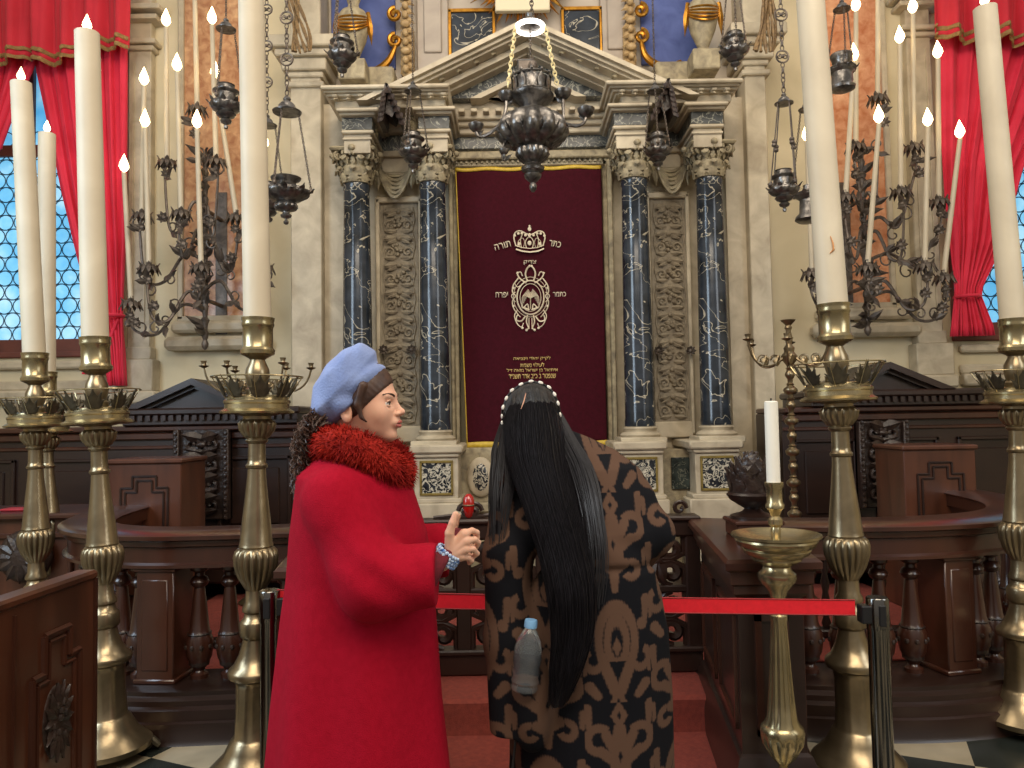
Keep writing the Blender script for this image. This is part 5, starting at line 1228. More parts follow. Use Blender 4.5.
def wall_candelabrum(px, yt, yb, holders, label, tall=None, rnd=1):
    Ys = 7.35; b = W(px, yb, Ys); top = W(px, yt, Ys); rr = random.Random(rnd)
    t = thing('wall_candelabrum', label, 'candelabrum', b)
    mb = MB(); H = top.z-b.z; n = 14; pr = [(.008, 0), (.03, .03), (.035, .06), (.02, .1)]
    for k in range(n): z = .12+(H-.12)*k/n; pr += [(.028, z), (.045 if k % 2 else .035, z+.04), (.022, z+.07)]
    mb.lathe(pr, 12)
    for k in range(26):
        z = .1+H*rr.random(); a = rr.random()*2*PI; L = rr.uniform(.08, .2); mb.leaf((0, 0, z), (L*math.cos(a), -abs(L*math.sin(a))*.8, z+rr.uniform(-.04, .14)), .07, .3, lobes=2)
    mb.build('leafy_stem', 'iron', t)
    mb = MB().tube([(0, 0, H*.25), (0, YW-.03-Ys, H*.25)], .022, 8).tube([(0, 0, H*.7), (0, YW-.03-Ys, H*.7)], .022, 8).box(-.06, YW-.04-Ys, H*.1, .06, YW-.031-Ys, H*.85, bev=.004); mb.build('wall_bracket', 'iron', t)
    out = []
    for i, (x, y, yatt, dy, fx, fy) in enumerate(holders):
        Yh = Ys-dy; e = W(x, y, Yh)-b; s = 1 if e.x > 0 else -1; st = Vector((0, 0, W(px, yatt, Ys).z-b.z)); dz = e.z-st.z; L = abs(e.x)
        mb = MB(); low = min(st.z, e.z)-(.22 if dz < .5 else .05)
        P = [st, st+Vector((e.x*.3, e.y*.4, .06)), Vector((e.x*.62, e.y*.75, low+.0)), Vector((e.x*.92, e.y, low+.02 if dz < .5 else e.z-.35)), e+Vector((s*.02, 0, -.13)), e+Vector((0, 0, -.02))]
        cp = catmull(P, 7); mb.tube(cp, [.018-.008*q/len(cp) for q in range(len(cp))], 6)
        for f in (.35, .55, .8):
            p = cp[int(f*(len(cp)-1))]; sg = rr.choice((-1, 1)); r = rr.uniform(.05, .09)
            mb.tube([(q[0], p.y-.01, q[2]) for q in spiral((p.x, 0, p.z+sg*r), r, .012, -PI/2*sg, rr.choice((-1, 1))*.95, n=12)], .008, 5)
            for q in range(2): a = rr.random()*2*PI; Lf = rr.uniform(.09, .16); mb.leaf(p, (p.x+Lf*math.cos(a), p.y-.03, p.z+Lf*math.sin(a)), .06, .35, lobes=2)
        arm = mb.build('curved_arm', 'iron', t)
        mb = MB(); flower(mb, (e.x, e.y, e.z-.11), .055); mb.build('iron_flower', 'iron', arm); mb = MB(); p = cp[int(.62*(len(cp)-1))]; flower(mb, (p.x+rr.uniform(-.05, .05), p.y-.03, p.z+rr.uniform(.05, .1)), .065); mb.build('iron_flower', 'iron', arm)
        mb = MB(); pan(mb, e, .085); mb.build('drip_pan', 'iron', arm)
        out.append((b+e+Vector((0, 0, .05)), W(fx, fy, Yh), i))
    return t, out
LH = [(142, 216, 262, .25, 144, 86, 'pale taper burning highest at the far left of the wall, over a gilded pan'), (149, 268, 300, .3, 145, 128, None), (131, 304, 312, .2, 124, 173, None), (167, 163, 210, .15, 166, 27, None), (181, 214, 240, .35, 177, 72, None),
      (201, 268, 285, .5, 197, 129, None), (216, 162, 215, .2, 212, 25, None), (236, 218, 250, .15, 215, 79, None), (197, 110, 200, .12, 194, -40, None), (264, 268, 290, .3, 264, 150, None)]
RH = [(856, 147, 210, .2, 856, 12, None), (846, 198, 240, .35, 854, 62, None), (868, 268, 285, .5, 879, 124, None), (901, 192, 240, .25, 900, 44, None), (914, 148, 225, .15, 913, 14, None), (925, 266, 290, .35, 928, 127, None), (939, 202, 262, .2, 938, 59, None),
      (944, 278, 300, .25, 960, 139, None), (878, 99, 200, .12, 878, -40, None), (812, 274, 290, .3, 807, 142, None)]
LLAB = ['tall slim taper burning above the gilt-edged pan nearest the left curtain', 'slim taper burning low against the left wall pilaster, on the lobed iron pan', 'slim taper burning against the left crimson curtain edge', 'very tall slim taper with its flame highest of those left of the red marble panel', 'tall slim taper burning at the left edge of the red marble panel',
        'slim taper burning in front of the iron stem of the left wall candelabrum', 'slim taper with the highest flame before the red marble panel', 'slanting slim taper burning before the red marble panel', 'slim taper running out of the picture above the left wall candelabrum', 'slim taper whose flame shows just right of the giant candle at left']
RLAB = ['slim taper with the highest flame before the orange marble panel', 'slanting slim taper burning below the highest flame of the orange marble panel', 'slim taper burning in front of the iron stem of the right wall candelabrum', 'tall slim taper burning just right of the orange marble panel', 'slim taper with the highest flame against the right wall pilaster',
        'slim taper burning low between the orange marble panel and the right curtain', 'slim taper burning at the left edge of the right crimson curtain', 'leaning slim taper burning in front of the right crimson curtain', 'slim taper running out of the picture above the right wall candelabrum', 'slim taper whose flame shows just left of the giant candle at right']
for px, yt, yb, hs, labs, lab, rn in ((205, 150, 350, LH, LLAB, 'dark wrought-iron wall candelabrum of leafy branches, left of the ark', 4), (868, 140, 336, RH, RLAB, 'dark wrought-iron wall candelabrum of leafy branches, right of the ark', 9)):
    t, out = wall_candelabrum(px, yt, yb, [h[:6] for h in hs], lab, rnd=rn)
    for (b_, tp, i) in out: candle(b_, tp, .026, labs[i], group='slim tapers of the wall candelabra', name='taper_candle', fs=2.9, r1=.022)
# ================================================================= people
M['skin'] = mat('light_skin', '#d3a188', '#dcae96', rough=.5, scale=5, spec=.3)
M['skin'].node_tree.nodes['Principled BSDF'].inputs['Subsurface Weight'].default_value = .12
M['skin'].node_tree.nodes['Principled BSDF'].inputs['Subsurface Radius'].default_value = (.02, .008, .005)
M['lips'] = mat('lips', '#b3655c', rough=.4); M['eyewhite'] = mat('eye_white', '#e2dcd6', rough=.25); M['iris'] = mat('brown_iris', '#2b1a12', rough=.15)
M['hair_brown'] = mat('dark_brown_hair', '#2b1b16', '#513628', rough=.5, scale=30)
M['hair_black'] = mat('black_hair', '#0d0c0e', '#1b1a1c', rough=.36, scale=14, stretch=(9, 9, .35), bump=.5, bscale=60)
M['coat'] = mat('red_wool', '#930620', '#a00b26', rough=.95, scale=50, spec=.15, bump=.25, bscale=350)
M['coat_lining'] = mat('maroon_knit', '#54101c', '#6a1826', rough=.9, scale=60)
M['fur'] = mat('red_fur', '#7d0f0f', '#a8281a', rough=.85, scale=14, spec=.2)
M['wrap'] = mat('periwinkle_felt', '#6c80b4', '#8194c4', rough=.9, scale=18, bump=.25, bscale=160, sheen=.2)
M['beads'] = mat('blue_white_beads', '#3f6cae', '#c5d6ea', rough=.4, scale=130, contrast=.12)
M['boot'] = mat('black_leather', '#1a1718', rough=.4)
def join(parts):
    vs, qs, o = [], [], 0
    for v, q in parts: vs.append(v); qs.append(q+o); o += len(v)
    return np.concatenate(vs), np.concatenate(qs)
def Q(px, py, Y): p = W(px, py, Y); return (p.x, p.y, p.z)

# generic head facing +x, centre of the skull at the origin (metres)
def head_sdf(X, Y, Z):
    yy = np.abs(Y)
    d = ell(X, Y, Z, (0, 0, .006), (.094, .076, .096))
    d = smin(d, ell(X, Y, Z, (.045, 0, -.052), (.055, .058, .075)), .025)
    d = smin(d, ell(X, Y, Z, (.078, 0, -.108), (.02, .022, .016)), .02)
    d = smin(d, ell(X, yy, Z, (.066, .036, -.045), (.02, .022, .024)), .02)
    d = smin(d, ell(X, Y, Z, (.086, 0, .0), (.012, .045, .01)), .014)
    d = smax(d, -ell(X, yy, Z, (.098, .031, -.022), (.015, .015, .010)), .008)
    d = smin(d, cone(X, Y, Z, (.094, 0, -.012), (.110, 0, -.040), .007, .0085), .008)
    d = smin(d, ell(X, Y, Z, (.1145, 0, -.044), (.0105, .0105, .009)), .006)
    d = smin(d, ell(X, yy, Z, (.106, .0115, -.049), (.0085, .007, .0065)), .005)
    d = smax(d, -ell(X, yy, Z, (.110, .007, -.055), (.004, .003, .003)), .003)
    d = smin(d, ell(X, Y, Z, (.098, 0, -.072), (.012, .022, .014)), .012)
    d = smax(d, -ell(X, Y, Z, (.112, 0, -.0765), (.012, .02, .0016)), .003)
    d = smin(d, cone(X, Y, Z, (-.012, 0, -.06), (-.045, 0, -.19), .052, .056), .03)
    e = ell(X, yy, Z, (-.014, .078, -.040), (.017, .008, .029), ry=.15); e = smax(e, -ell(X, yy, Z, (-.01, .087, -.035), (.009, .007, .017)), .004)
    d = smin(d, e, .005)
    return d
hv, hq = surfnet(head_sdf, (-.12, -.11, -.24), (.14, .11, .12), .0032)
def face_bits(Tm, parent, both=True):
    def T_(mb): mb.v = [tuple(Tm @ Vector(p)) for p in mb.v]; return mb
    for s in (-1, 1):
        T_(MB().ball((.0795, s*.031, -.022), .0125, 16, 12)).build('eyeball', 'eyewhite', parent, world=True)
        T_(MB().ball((.0862, s*.0322, -.022), (.0066, .0058, .0062), 12, 8)).build('iris', 'iris', parent, world=True)
        mb = MB(); ar = [(.0795+.0138*math.cos(a), s*(.031+.0135*math.sin(a)), -.022+.0062*math.cos(a*1.25)) for a in [-.9+.15*i for i in range(13)]]
        mb.tube(ar, .0017, 6); ar2 = [(.0795+.0132*math.cos(a), s*(.031+.0132*math.sin(a)), -.022-.0055*math.cos(a*1.3)) for a in [-.9+.15*i for i in range(13)]]; T_(mb).build('eyelashes', 'hair_brown', parent, world=True)
        mb = MB(); mb.tube(ar2, .0016, 6); mb.tube([(x-.001, y, z+.004) for x, y, z in ar], .0026, 6); T_(mb).build('eyelid', 'skin', parent, world=True)
        mb = MB(); mb.tube([(.0995-.02*t*t, s*(.014+.036*t), -.0005+.006*math.sin(2.4*t)) for t in [i/8 for i in range(9)]], [.0034*(1-.6*i/8)+.0006 for i in range(9)], 6, flat=.7); T_(mb).build('eyebrow', 'hair_brown', parent, world=True)
    mb = MB(); pts = [(.1095-.0125*(t*t), .019*t, -.0715+.0012*(1-abs(t))-.0015*abs(t)) for t in [-1+i/6 for i in range(13)]]; mb.tube(pts, [.0012+.0042*(1-abs(-1+i/6))**.6 for i in range(13)], 8)
    pts = [(.1075-.011*(t*t), .018*t, -.0815+.004*t*t) for t in [-1+i/6 for i in range(13)]]; mb.tube(pts, [.0012+.0048*(1-abs(-1+i/6))**.6 for i in range(13)], 8); T_(mb).build('lips', 'lips', parent, world=True)
def hand(root, knuckles, tips, thumb, palm_r=(.013, .017), fr=.0078):
    "root = wrist point; knuckles/tips lists; each finger a bent chain rooted in the palm"
    cs = []
    for k, tp in zip(knuckles, tips): cs.append([(Vector(k), fr*1.12)]+[(Vector(p), fr*(1-.1*i)) for i, p in enumerate(tp)])
    def f(X, Y, Z):
        d = None
        for c in cs:
            e = chain_sdf(X, Y, Z, [(tuple(p), r) for p, r in c], .002); e = smin(e, cone(X, Y, Z, tuple(root), tuple(c[0][0]), palm_r[1], palm_r[0]), .006) if True else e
            d = e if d is None else (smin(d, e, .0015))
        th = chain_sdf(X, Y, Z, [(tuple(Vector(p)), r) for p, r in zip(thumb, (.014, .0115, .0095, .0082))], .003)
        return smin(d, th, .006)
    allp = [root]+list(knuckles)+[q for t_ in tips for q in t_]+list(thumb)
    lo = [min(p[i] for p in allp)-.03 for i in range(3)]; hi = [max(p[i] for p in allp)+.03 for i in range(3)]
    return surfnet(f, lo, hi, .0026)

# ---------------------------------------------------------------- woman in red
P1 = thing('person', 'person in a long red wool coat with red fur collar and blue headwrap, gesturing', 'person', (Q(362, 768, 2.1)[0], 2.1, 0))
HC = Vector(Q(361, 398, 2.1)); T1 = Matrix.Translation(HC) @ Matrix.Rotation(-.16, 4, 'Z') @ Matrix.Rotation(-.03, 4, 'Y')
hv1 = (np.array(T1.to_3x3()) @ hv.T).T + np.array(HC)
YH = 1.93
wr = Q(444, 560, YH); kn = [Q(464, 534, YH-.005), Q(466, 541, YH-.008), Q(465, 549, YH-.008), Q(461, 556, YH-.004)]
tp = [[Q(472, 530.5, YH-.0), Q(477, 532.5, YH+.012), Q(477.5, 538, YH+.02)], [Q(474.5, 539.5, YH-.002), Q(478.5, 542.5, YH+.012), Q(476.5, 547, YH+.02)], [Q(473, 549, YH-.002), Q(477, 553.5, YH+.012), Q(474, 556.5, YH+.02)], [Q(468, 557.5, YH+.002), Q(471.5, 560.5, YH+.012), Q(469.5, 563, YH+.02)]]
thb = [Q(450, 546, YH-.004), Q(449.5, 533, YH-.014), Q(452.5, 523, YH-.016), Q(455.5, 514.5, YH-.014)]
h1 = hand(wr, kn, tp, thb)
h1m = (h1[0]*np.array([1, -1, 1])+np.array([-.02, 2*2.1, -.05]), h1[1][:, ::-1])
def body1(X, Y, Z):
    rows = [(Q(0, py, 2.1)[2], Q(cx, py, 2.1)[0], 2.1, rx, ry) for py, cx, rx, ry in ((470, 345, .06, .1), (490, 352, .1, .17), (560, 360, .12, .15), (640, 360, .13, .17), (700, 360, .12, .17))]
    d = tower(X, Y, Z, rows); ya = 2.1+np.abs(Y-2.1)
    d = smin(d, chain_sdf(X, ya, Z, [((P1.location.x, 2.19, .75), .09), ((P1.location.x, 2.2, .45), .06), ((P1.location.x-.02, 2.2, .1), .045)], .02), .03)
    d = smin(d, chain_sdf(X, Y, Z, [(Q(345, 500, 1.95), .05), (Q(378, 583, 1.93), .045), (wr, .026)], .02), .02)
    f_ = Vector(Q(378, 583, 1.93)); w2 = Vector(wr); d = smin(d, chain_sdf(X, Y, Z, [((Q(345, 500, 2.1)[0], 2.26, Q(345, 500, 2.1)[2]), .05), ((f_.x, 4.2-f_.y, f_.z), .045), ((w2.x-.02, 4.2-w2.y, w2.z-.05), .026)], .02), .02)
    return d
x0 = P1.location.x
b1 = surfnet(body1, (x0-.22, 1.82, .03), (x0+.28, 2.38, 1.5), .011)
npmesh('body', *join([(hv1, hq), b1, h1, h1m]), 'skin', P1, P1.location)
face_bits(T1, P1)
def px1(X, Z): return 512+(X)*760/2.1, None
def coat1(X, Y, Z):
    R_s = [(455, 350, .055, .08), (466, 350, .10, .135), (480, 352, .145, .185), (500, 356, .16, .2), (540, 360, .185, .2), (580, 362, .197, .2), (620, 361, .208, .21), (700, 360, .226, .235), (768, 361, .243, .26), (881, 362, .27, .3)]
    rows = [(Q(0, py, 2.1)[2], Q(cx, py, 2.1)[0], 2.1, rx, ry) for py, cx, rx, ry in R_s]
    d = tower(X, Y, Z, rows, fold=.012, nf=7, ph=.6)
    el = Vector(Q(374, 582, 1.90)); sh = Vector(Q(336, 500, 1.95)); cu = Vector(Q(455, 572, 1.93))
    for s in (0, 1):
        Yl = Y if s == 0 else 4.2-Y
        e = chain_sdf(X, Yl, Z, [(tuple(sh), .088), (tuple(el), .085), (tuple(cu), .076)], .05)
        e = e+.006*np.sin(62*(Z+X*.75)+1.0)*np.exp(-((X-el.x-.03)**2+(Z-el.z-.055)**2)/.007)+.003*np.sin(38*(Z-.6*X))*np.exp(-((X-sh.x)**2+(Z-sh.z+.1)**2)/.02)
        e = smax(e, X-Q(437, 570, 1.93)[0]-.08*(Z-el.z)*0, .006)
        d = smin(d, e, .018)
    # pocket slit and side seam
    ps = cone(X, Y, Z, Q(421, 612, 1.9), Q(426, 632, 1.9), .006, .004); d = smax(d, -ps, .004)
    return d
c1 = surfnet(coat1, (x0-.31, 1.75, .26), (x0+.32, 2.45, 1.5), .0085)
npmesh('coat', *c1, 'coat', P1, P1.location)
def slv(X, Y, Z):
    d = None
    for s in (0, 1):
        Yl = Y if s == 0 else 4.2-Y
        e = cone(X, Yl, Z, Q(415, 577, 1.93), Q(446, 566, 1.93), .062, .047); e = smax(e, X-Q(446, 566, 1.93)[0]-.5*(Z-Q(446, 566, 1.93)[2]), .006)
        d = e if d is None else np.minimum(d, e)
    return d
for ya_, yb_ in ((1.84, 2.08), (2.12, 2.37)): npmesh('inner_sleeve', *surfnet(slv, (x0+.08, ya_, .95), (x0+.32, yb_, 1.28), .006), 'coat_lining', P1, P1.location)
# bracelet
a, b_ = Vector(wr), Vector(Q(452, 549, YH)); ax = (b_-a).normalized(); q = ax.to_track_quat('Z', 'Y').to_matrix().to_4x4(); mb = MB()
for k, z in enumerate((-.002, .0065, .015, .0235)):
    for i in range(22): g = 2*PI*(i+.5*(k % 2))/22; mb.ball((.031*math.cos(g), .031*math.sin(g), z), .0052, 7, 5, Matrix.Translation(a) @ q)
mb.build('beaded_bracelet', 'beads', P1, world=True)
# fur collar
near = [Q(325, 447, 2.12), Q(329, 445, 2.04), Q(343, 445, 1.99), Q(362, 450, 1.98), Q(381, 462, 1.99), Q(391, 473, 2.04), Q(394, 477, 2.1)]
loop = [Vector(p) for p in near]+[Vector((p[0], 4.2-p[1], p[2])) for p in near[-2:0:-1]]
cl = catmull(loop, 6, closed=True); fm = MB(); fm.tube(cl, [.044+.003*math.sin(i*1.3) for i in range(len(cl))], 12, closed=True)
cen = sum(cl, Vector())/len(cl)
fr_ = random.Random(11)
for i in range(11000):
    k = fr_.random()*len(cl); p = cl[int(k)].lerp(cl[(int(k)+1) % len(cl)], k % 1); t_ = (cl[(int(k)+1) % len(cl)]-cl[int(k)]).normalized()
    a_ = t_.orthogonal().normalized(); g = fr_.random()*2*PI; n_ = (a_*math.cos(g)+t_.cross(a_)*math.sin(g)); r0 = p+n_*.042; L = fr_.uniform(.010, .024)
    dr = (n_+t_*fr_.uniform(-.7, .7)+Vector((0, 0, -.5))*fr_.random()).normalized(); sd = n_.cross(dr)
    sd = sd.normalized() if sd.length > 1e-4 else t_; m_ = r0+dr*L*.6; e_ = r0+dr*L+Vector((0, 0, -.004)); w_ = .0013
    fm.add([r0-sd*w_, r0+sd*w_, m_+sd*w_*.8, m_-sd*w_*.8, e_], [(0, 1, 2, 3), (3, 2, 4)])
fm.build('fur_collar', 'fur', P1, world=True, smooth=0)
# hair at the temple, headwrap, curls
Ti = T1.inverted(); Ri = np.array(Ti.to_3x3()); Tt = np.array(Ti.translation)
def loc(X, Y, Z): return [Ri[i, 0]*X+Ri[i, 1]*Y+Ri[i, 2]*Z+Tt[i] for i in range(3)]
def hair1(X, Y, Z):
    x, y, z = loc(X, Y, Z); d = ell(x, y, z, (-.003, 0, .009), (.1005, .083, .101))
    d = d+.0006*np.sin(330*(x+z)+30*y)
    wob = .006*np.sin(70*(x-z)); d = smax(d, (X-HC.x)-(Z-HC.z)-.046+wob, .006)
    lk = chain_sdf(x, np.abs(y), z, [((.035, .078, .03), .012), ((.02, .081, -.02), .010), ((.028, .078, -.055), .005), ((.04, .072, -.068), .003)], .006)
    return smin(d, lk, .006)
npmesh('temple_hair', *surfnet(hair1, (HC.x-.12, 1.98, HC.z-.12), (HC.x+.13, 2.22, HC.z+.13), .0042), 'hair_brown', P1, P1.location)
def wrap1(X, Y, Z):
    c = Q(345, 386, 2.1); d = ell(X, Y, Z, c, (.120, .097, .072), ry=math.radians(60))
    c2 = Q(361, 386, 2.1); d = smin(d, ell(X, Y, Z, c2, (.083, .094, .033), ry=math.radians(42)), .015)
    d = smin(d, ell(X, Y, Z, Q(363, 358, 2.1), (.034, .06, .034)), .02); d = smin(d, ell(X, Y, Z, Q(327, 408, 2.1), (.036, .085, .044)), .02); d = smin(d, ell(X, Y, Z, Q(348, 404, 2.1), (.05, .096, .045)), .015)
    s_ = (X-c[0])*.70-(Z-c[2])*.71*-1*-1
    per = (X-c[0])*math.sin(.76)-(Z-c[2])*math.cos(.76)
    d = d+.0042*np.abs(np.sin(62*per+14*(Y-2.1)+.6))-.003
    d = d+.0022*np.sin(110*(X+Z*.3)+8*Y)*np.exp(-((per+.05)/.03)**2)
    return smax(d, (X-HC.x)-(Z-HC.z)*1.0-.012+.003*np.sin(40*(X+Z)), .007)
npmesh('headwrap', *surfnet(wrap1, (HC.x-.19, 1.97, HC.z-.13), (HC.x+.13, 2.23, HC.z+.2), .0042), 'wrap', P1, P1.location)
cm = MB(); rr = random.Random(21)
for i in range(330):
    y0_ = rr.uniform(-.075, .075); s0 = Vector(Q(rr.uniform(318, 332), rr.uniform(398, 424), 2.1+y0_)); ln = rr.random()
    e0 = Vector(Q(rr.uniform(289, 312)+2, 436+64*ln, 2.1+y0_*1.1)); mid = Vector(Q(rr.uniform(291, 306)-3*0, 418+26*ln, 2.1+y0_*1.25)); f1, ph, am = rr.uniform(30, 44), rr.random()*6, rr.uniform(.004, .009); pts = []
    for k in range(27): t_ = k/26; p = s0*(1-t_)**2+mid*2*t_*(1-t_)+e0*t_*t_; pts.append(p+Vector((am*math.cos(f1*t_+ph), am*math.sin(f1*t_+ph), 0))*min(1, t_*3))
    cm.tube(pts, [.0022*(1-.5*k/26) for k in range(27)], 3, cap=False)
cm.build('curly_hair', 'hair_brown', P1, world=True)
for s in (-1, 1):
    sm = MB(); X_ = x0-.02; sm.ball((X_+.06, 2.1+s*.1, .045), (.125, .045, .045), 16, 10); sm.lathe([(.05, .04), (.052, .12), (.058, .25), (.06, .3)], 16, Matrix.Translation((X_, 2.1+s*.1, 0))); sm.box(X_-.055, 2.1+s*.1-.035, 0, X_+.17, 2.1+s*.1+.035, .02, bev=.008)
    sm.build('boot', 'boot', P1, world=True)

# ---------------------------------------------------------------- woman in the patterned dress
P2 = thing('person', 'person with very long black hair in a brown and black patterned dress, seen from behind', 'person', (Q(590, 768, 2.2)[0], 2.2, 0)); x2 = P2.location.x
H2 = Vector(Q(532, 417, 2.32)); T2 = Matrix.Translation(H2) @ Matrix.Rotation(PI/2+.1, 4, 'Z') @ Matrix.Rotation(.28, 4, 'Y')
hv2 = (np.array(T2.to_3x3()) @ hv.T).T + np.array(H2)
rows2 = [(436, 548, 14, .05, 2.33), (448, 556, 36, .07, 2.32), (462, 562, 58, .09, 2.29), (480, 568, 74, .11, 2.26), (505, 578, 78, .12, 2.24), (540, 588, 66, .12, 2.19), (566, 596, 53, .115, 2.17), (576, 597, 54, .115, 2.17), (602, 592, 66, .14, 2.18), (640, 590, 75, .165, 2.19), (700, 590, 79, .185, 2.2), (768, 591, 79, .2, 2.2), (905, 592, 84, .215, 2.2)]
S2 = 2.2/760
def dress(X, Y, Z, sleeves=True):
    rows = [(Q(0, py, 2.2)[2], Q(cx, py, 2.2)[0], cy, rx*S2, ry) for py, cx, rx, ry, cy in rows2]
    d = tower(X, Y, Z, rows, fold=.006, nf=8, ph=.3)
    zb_ = Q(0, 572, 2.2)[2]; d = d+.008*np.exp(-((Z-zb_)/.012)**2)
    d = d+.003*np.sin(55*(Z+.8*(X-x2)))*np.exp(-((Z-zb_-.06)/.06)**2)
    la = chain_sdf(X, Y, Z, [(Q(514, 490, 2.26), .066), (Q(508, 555, 2.15), .066), (Q(508, 640, 2.11), .062), (Q(511, 735, 2.08), .056)], .03)
    la = smax(la, Q(0, 737, 2.1)[2]-Z, .006)
    ra = chain_sdf(X, Y, Z, [(Q(622, 490, 2.26), .064), (Q(651, 533, 2.2), .062), (Q(640, 556, 2.42), .05)], .03)
    pk = ell(X, Y, Z, Q(531, 702, 2.05), (.06, .05, .13)); pk = smax(pk, Z-Q(0, 655, 2.05)[2]+.25*(X-Q(531, 0, 2.05)[0]), .01)
    return smin(smin(smin(d, la, .035), ra, .02), pk, .02)
def body2(X, Y, Z):
    rows = [(Q(0, py, 2.2)[2], Q(cx, py, 2.2)[0], cy, rx*S2, ry) for py, cx, rx, ry, cy in ((455, 556, 24, .05, 2.32), (470, 564, 48, .075, 2.28), (540, 588, 48, .09, 2.19), (566, 597, 40, .085, 2.17), (600, 593, 46, .1, 2.18), (680, 592, 60, .14, 2.2))]
    d = tower(X, Y, Z, rows); xa = x2+np.abs(X-x2)
    d = smin(d, chain_sdf(X, Y, Z, [((H2.x+.0, 2.29, H2.z-.1), .05), (Q(556, 470, 2.3), .06)], .02), .03)
    d = smin(d, chain_sdf(xa, Y, Z, [((x2+.1, 2.2, .75), .085), ((x2+.1, 2.2, .45), .055), ((x2+.1, 2.18, .1), .042)], .02), .03)
    d = smin(d, chain_sdf(X, Y, Z, [(Q(628, 482, 2.26), .045), (Q(651, 533, 2.2), .04), (Q(640, 556, 2.46), .026)], .02), .02)
    return smin(d, chain_sdf(X, Y, Z, [(Q(514, 490, 2.26), .04), (Q(508, 560, 2.15), .034), (Q(510, 640, 2.11), .026), (Q(511, 668, 2.09), .024)], .02), .02)
b2 = surfnet(body2, (x2-.32, 1.95, .03), (x2+.28, 2.56, 1.52), .011)
# right hand resting forward, left hand inside the long sleeve
w0 = Vector(Q(640, 556, 2.48)); K2 = [w0+Vector((.03-.02*i, .075, -.004*i)) for i in range(4)]
h2 = hand(w0, K2, [[k+Vector((0, .035, .0)), k+Vector((0, .06, -.016)), k+Vector((0, .068, -.03))] for k in K2], [w0+Vector((-.015, .02, 0)), w0+Vector((-.045, .045, 0)), w0+Vector((-.055, .07, -.006)), w0+Vector((-.055, .09, -.012))])
w1 = Vector(Q(511, 662, 2.10)); K3 = [w1+Vector((.012-.004*i, -.03+.02*i, -.075)) for i in range(4)]
h3 = hand(w1, K3, [[k+Vector((.0, 0, -.035)), k+Vector((.012, 0, -.058)), k+Vector((.025, 0, -.066))] for k in K3], [w1+Vector((.008, -.02, -.02)), w1+Vector((.02, -.045, -.045)), w1+Vector((.024, -.05, -.068)), w1+Vector((.026, -.045, -.085))])
npmesh('body', *join([(hv2, hq), b2, h2, h3]), 'skin', P2, P2.location)
face_bits(T2, P2)
def pat_mat():
    mt, n, l, b = newmat('ikat_cloth'); b.inputs['Roughness'].default_value = .85; b.inputs['Specular IOR Level'].default_value = .15
    a = n.new('ShaderNodeAttribute'); a.attribute_name = 'pattern'; l.new(a.outputs['Color'], b.inputs['Base Color']); return mt
M['ikat'] = pat_mat()
def c2(U, V, a, b_, r1, r2=None):
    r2 = r1 if r2 is None else r2; ba = (b_[0]-a[0], b_[1]-a[1]); L = ba[0]**2+ba[1]**2; t = np.clip(((U-a[0])*ba[0]+(V-a[1])*ba[1])/L, 0, 1)
    return np.hypot(U-a[0]-t*ba[0], V-a[1]-t*ba[1])-(r1+(r2-r1)*t)
def ring2(U, V, c, rx, ry, th): return np.abs(np.hypot((U-c[0])/rx, (V-c[1])/ry)-1)*min(rx, ry)-th
def arc2(U, V, c, r, th, a0, a1):
    a = np.arctan2(V-c[1], U-c[0]); ok = (a > a0) & (a < a1); return np.where(ok, np.abs(np.hypot(U-c[0], V-c[1])-r)-th, .05)
def motifA(u, v):
    a = np.abs(u); d = c2(a, v, (0, .02), (0, .055), .017, .011)                      # palmette
    d = np.minimum(d, c2(a, v, (.004, .0), (.03, .045), .010, .008)); d = np.minimum(d, c2(a, v, (.004, -.015), (.042, .012), .009, .008))
    d = np.minimum(d, arc2(a, v, (.046, .036), .024, .0065, -1.9, 2.4)); d = np.minimum(d, c2(a, v, (.0, -.03), (.0, .02), .02, .02)); d = np.minimum(d, c2(a, v, (0, -.055), (.026, -.04), .010, .008))
    d = np.minimum(d, arc2(a, v, (.04, -.055), .016, .0055, -2.6, 1.8)); d = np.minimum(d, c2(a, v, (0, -.04), (0, -.095), .012, .005)); d = np.minimum(d, np.abs(a+np.abs(v-.083)*.6-.012)-.0045)
    return np.maximum(d, -(a+np.abs(v-.0)*.45-.0075))
def motifB(u, v):
    a = np.abs(u); d = ring2(a, v, (0, .015), .021, .048, .005); d = np.minimum(d, a+np.abs(v-.005)*.5-.008)
    d = np.minimum(d, ring2(a, v, (0, .02), .04, .068, .0065)); d = np.where((v < -.025), .05, d)
    d = np.minimum(d, c2(a, v, (.03, -.028), (.006, -.085), .009, .010)); d = np.minimum(d, arc2(a, v, (.052, -.02), .02, .006, -2.9, 1.2)); d = np.minimum(d, c2(a, v, (.058, .05), (.058, .05001), .010))
    d = np.minimum(d, np.abs(a+np.abs(v+.108)*.55-.011)-.0045)
    return np.minimum(d, c2(a, v, (.062, -.075), (.044, -.095), .009, .006))
